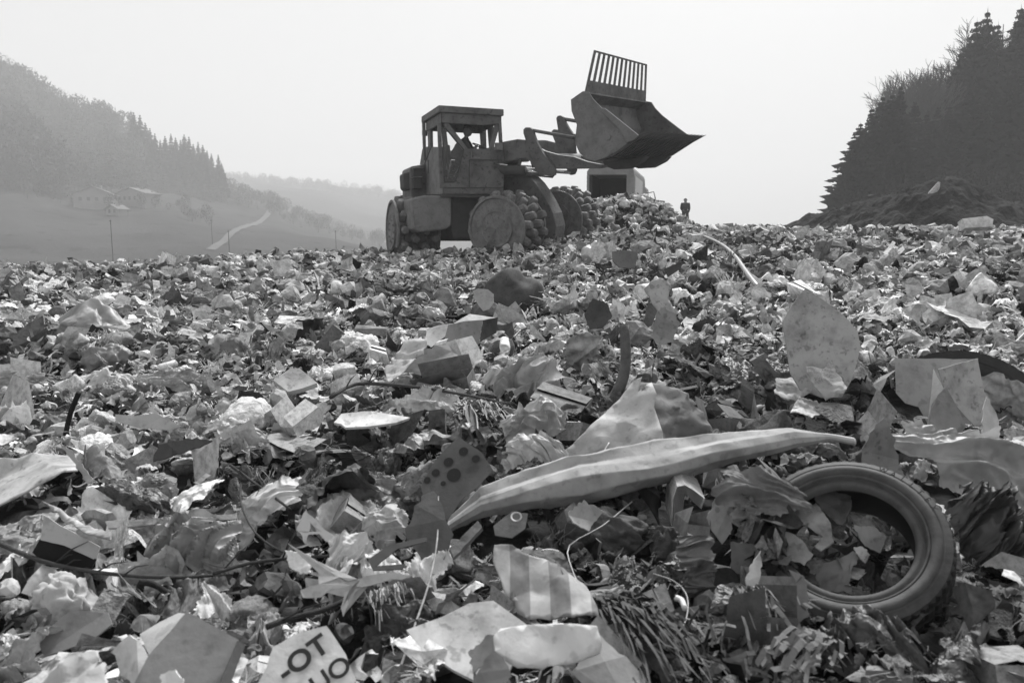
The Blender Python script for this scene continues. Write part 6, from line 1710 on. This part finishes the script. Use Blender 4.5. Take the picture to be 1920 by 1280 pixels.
def loose(kind, px, py, s_px, tilt=.4):
    A = hit(px, py, .05)
    if blocked(A.x, A.y): return False
    s = s_px / FPX * A.length
    nm, cat, ph, mats = KIND[kind]
    mm = rnd.choice(mats); me = rnd.choice(MESHES[(kind, mm)])
    o = bpy.data.objects.new(nm, me); COL.objects.link(o)
    o.location = A + Vector((0, 0, s * .08))
    o.rotation_euler = (rnd.gauss(0, tilt) + .15, rnd.gauss(0, tilt), rnd.uniform(0, 6.283))
    sq = rnd.uniform(.65, 1.0); o.scale = (s, s * sq, s * rnd.uniform(.7, 1.1))
    t = tone_pick(); p = in_patch(A.x, A.y)
    if A.y < 3.2 and rnd.random() < .3: t *= .45
    if p < -.35: t *= .35
    elif p < -.2: t *= .7
    elif p > .2: t = min(.8, t * 1.2)
    if kind in ('blob', 'film', 'ribbon', 'book'): t = max(t, .1)
    o.color = g4(t)
    lm, lp = min(LANDMARKS, key=lambda q: (q[1] - A).length)
    d = A - lp
    rel = ('right of' if d.x > 0 else 'left of') if abs(d.x) > abs(d.y) else ('behind' if d.y > 0 else 'in front of')
    dist = 'close' if d.length < .45 else ('a little' if d.length < 1.1 else 'well')
    size = 'small' if s < .13 else 'large' if s > .24 else 'middling'
    k = 0
    base = f'{size} {tone_word(t)} {rnd.choice(ph)} lying {dist} {rel} {lm}' if rel != 'in front of' else f'{size} {tone_word(t)} {rnd.choice(ph)} {dist if dist != "close" else "just"} in front of {lm}'
    st = rnd.sample(['tilted up on edge', 'lying almost flat', 'half buried', 'with a curled corner', 'with a torn edge', 'streaked with dirt', 'turned face down', 'creased along the middle'], 8)
    lab = base; i = 0
    if kind in ('paper', 'card', 'film', 'wad', 'box'):
        steep = (Vector((0, 0, 1)).angle(o.rotation_euler.to_matrix() @ Vector((0, 0, 1)))) > .7
        if lab in USED and len(base.split()) < 13: lab = base + (' and tilted up steeply' if steep else ' and lying flat')
    if len(lab.split()) > 16: lab = lab.replace(' lying', '')
    if len(lab.split()) > 16: lab = lab.replace(' a little', '').replace(' well', '')
    if len(lab.split()) > 16: lab = lab.replace('middling ', '').replace('just ', '').replace(' close', '')
    USED[lab] = USED.get(lab, 0) + 1
    tag(o, lab, cat, ph[0] + 's among the rubbish' if not ph[0].endswith('s') else ph[0])
    MASK.append((A.x, A.y, s * .22))
    return True
want = dict(paper=190, wad=150, card=85, film=140, blob=60, box=46, book=16, can=10, bottle=10, lid=8, ribbon=40)
szs = dict(paper=(45, 130), wad=(40, 95), card=(45, 135), film=(80, 200), blob=(45, 110), box=(60, 125), book=(60, 95), can=(28, 45), bottle=(45, 75), lid=(25, 40), ribbon=(70, 150))
order = [k for k in want for _ in range(want[k])]; rnd.shuffle(order)
for k in order:
    for _try in range(12):
        py = 500 + 790 * rnd.random() ** .85; px = rnd.uniform(-40, 1960)
        f = .42 + .58 * sstep(500, 900, py)
        lo, hi = szs[k]
        if loose(k, px, py, (lo * (hi / lo) ** (rnd.random() ** 1.4)) * f): break

# ------------------------------------------------------------------ litter
def jobs_for(n, y0, y1, smin, smax, power, kinds, tilt, zj, margin=0.78):
    J = []
    tot = sum(w for _, w in kinds)
    for _ in range(n):
        y = (y0 ** 2 + rnd.random() * (y1 ** 2 - y0 ** 2)) ** .5 if power == 2 else y0 + rnd.random() * (y1 - y0)
        x = rnd.uniform(-1, 1) * (margin * y + 1.7)
        if blocked(x, y, .8): continue
        c = rnd.random() * tot
        for k, w in kinds:
            c -= w
            if c <= 0: break
        s = smin * (smax / smin) ** (rnd.random() ** 1.5)
        if k == 'ribbon': s *= 1.3
        p = in_patch(x, y); tone = tone_pick()
        if y < 3.3 and rnd.random() < .35: tone *= .4
        if p < -.35: tone *= .32
        elif p < -.2: tone *= .65
        elif p > .2: tone = min(.8, tone * 1.25 + .03)
        if k == 'lump': tone *= .55
        if k == 'ribbon': tone = max(tone, .15)
        if y > 10: tone = min(tone, .62)
        J.append((k, x, y, ground_fast(x, y) + rnd.uniform(-.01, zj) + s * .12, s, tilt, tone, rnd.uniform(.6, 1)))
    return J
NEARK = [('paper', 18), ('wad', 30), ('card', 8), ('strip', 14), ('ribbon', 30), ('lump', 10), ('soft', 26), ('lid', .5)]
MIDK = [('paper', 20), ('wad', 38), ('card', 10), ('soft', 30), ('strip', 8), ('ribbon', 12), ('lump', 9), ('film', 3), ('box', 2), ('blob', 2.5), ('can', .6)]
FARK = [('paper', 24), ('wad', 44), ('card', 12), ('soft', 14), ('lump', 6), ('box', 3), ('blob', 2.5)]
J = jobs_for(21000, 1.0, 6.0, .025, .09, 1, NEARK, .5, .07) + jobs_for(5400, 1.2, 7.0, .07, .16, 1, NEARK, .45, .09)
scatter('litter', 'countless small torn scraps of paper card and mush between the larger rubbish', J, M['litter'])
J = jobs_for(11000, 5.5, 12, .06, .30, 2, MIDK, .42, .13) + jobs_for(7500, 5.5, 12, .05, .12, 2, FARK, .5, .08)
J += jobs_for(10500, 11.5, 23.0, .09, .36, 2, FARK, .42, .14) + jobs_for(5000, 11.5, 23.0, .07, .14, 2, FARK, .5, .1)
for _ in range(2600):      # the field goes on rising towards the truck
    x, y = rnd.uniform(-1, 34), rnd.uniform(22.5, 46)
    J.append((rnd.choice(['paper', 'wad', 'wad', 'soft', 'lump']), x, y, ground_fast(x, y) + .1, rnd.uniform(.2, .5), .5, tone_pick(), .8))
for _ in range(2600):      # freshly tipped heap
    a, d = rnd.uniform(0, 6.283), rnd.random() ** .5
    x, y = 2.9 + math.cos(a) * d * 3.7, 26.5 + math.sin(a) * d * 4.0
    J.append((rnd.choice(['paper', 'wad', 'wad', 'card', 'lump', 'film', 'ribbon', 'blob']), x, y, ground_fast(x, y) + .06, rnd.uniform(.1, .38), .7, tone_pick() * .9, .8))
scatter('litter', 'sea of flattened mixed rubbish stretching back to the crest and the loader', J, M['litter'])

# ------------------------------------------------------------------ the air
mb = MB(); mb.box((0, 640, 70), Vector((1900, 0, 0)), Vector((0, 880, 0)), Vector((0, 0, 90)))
hz = bpy.data.materials.new('haze'); hz.use_nodes = True
hn, hl = hz.node_tree.nodes, hz.node_tree.links
hn.remove(hn['Principled BSDF'])
pv = hn.new('ShaderNodeVolumePrincipled'); pv.inputs['Color'].default_value = (.97, .97, .97, 1); pv.inputs['Density'].default_value = 0.00115; pv.inputs['Anisotropy'].default_value = 0.0
hl.new(pv.outputs[0], hn['Material Output'].inputs['Volume'])
o = mesh_obj('haze', mb.V, mb.F, hz); o['kind'] = 'stuff'; o['label'] = 'pale even winter haze filling the whole valley'
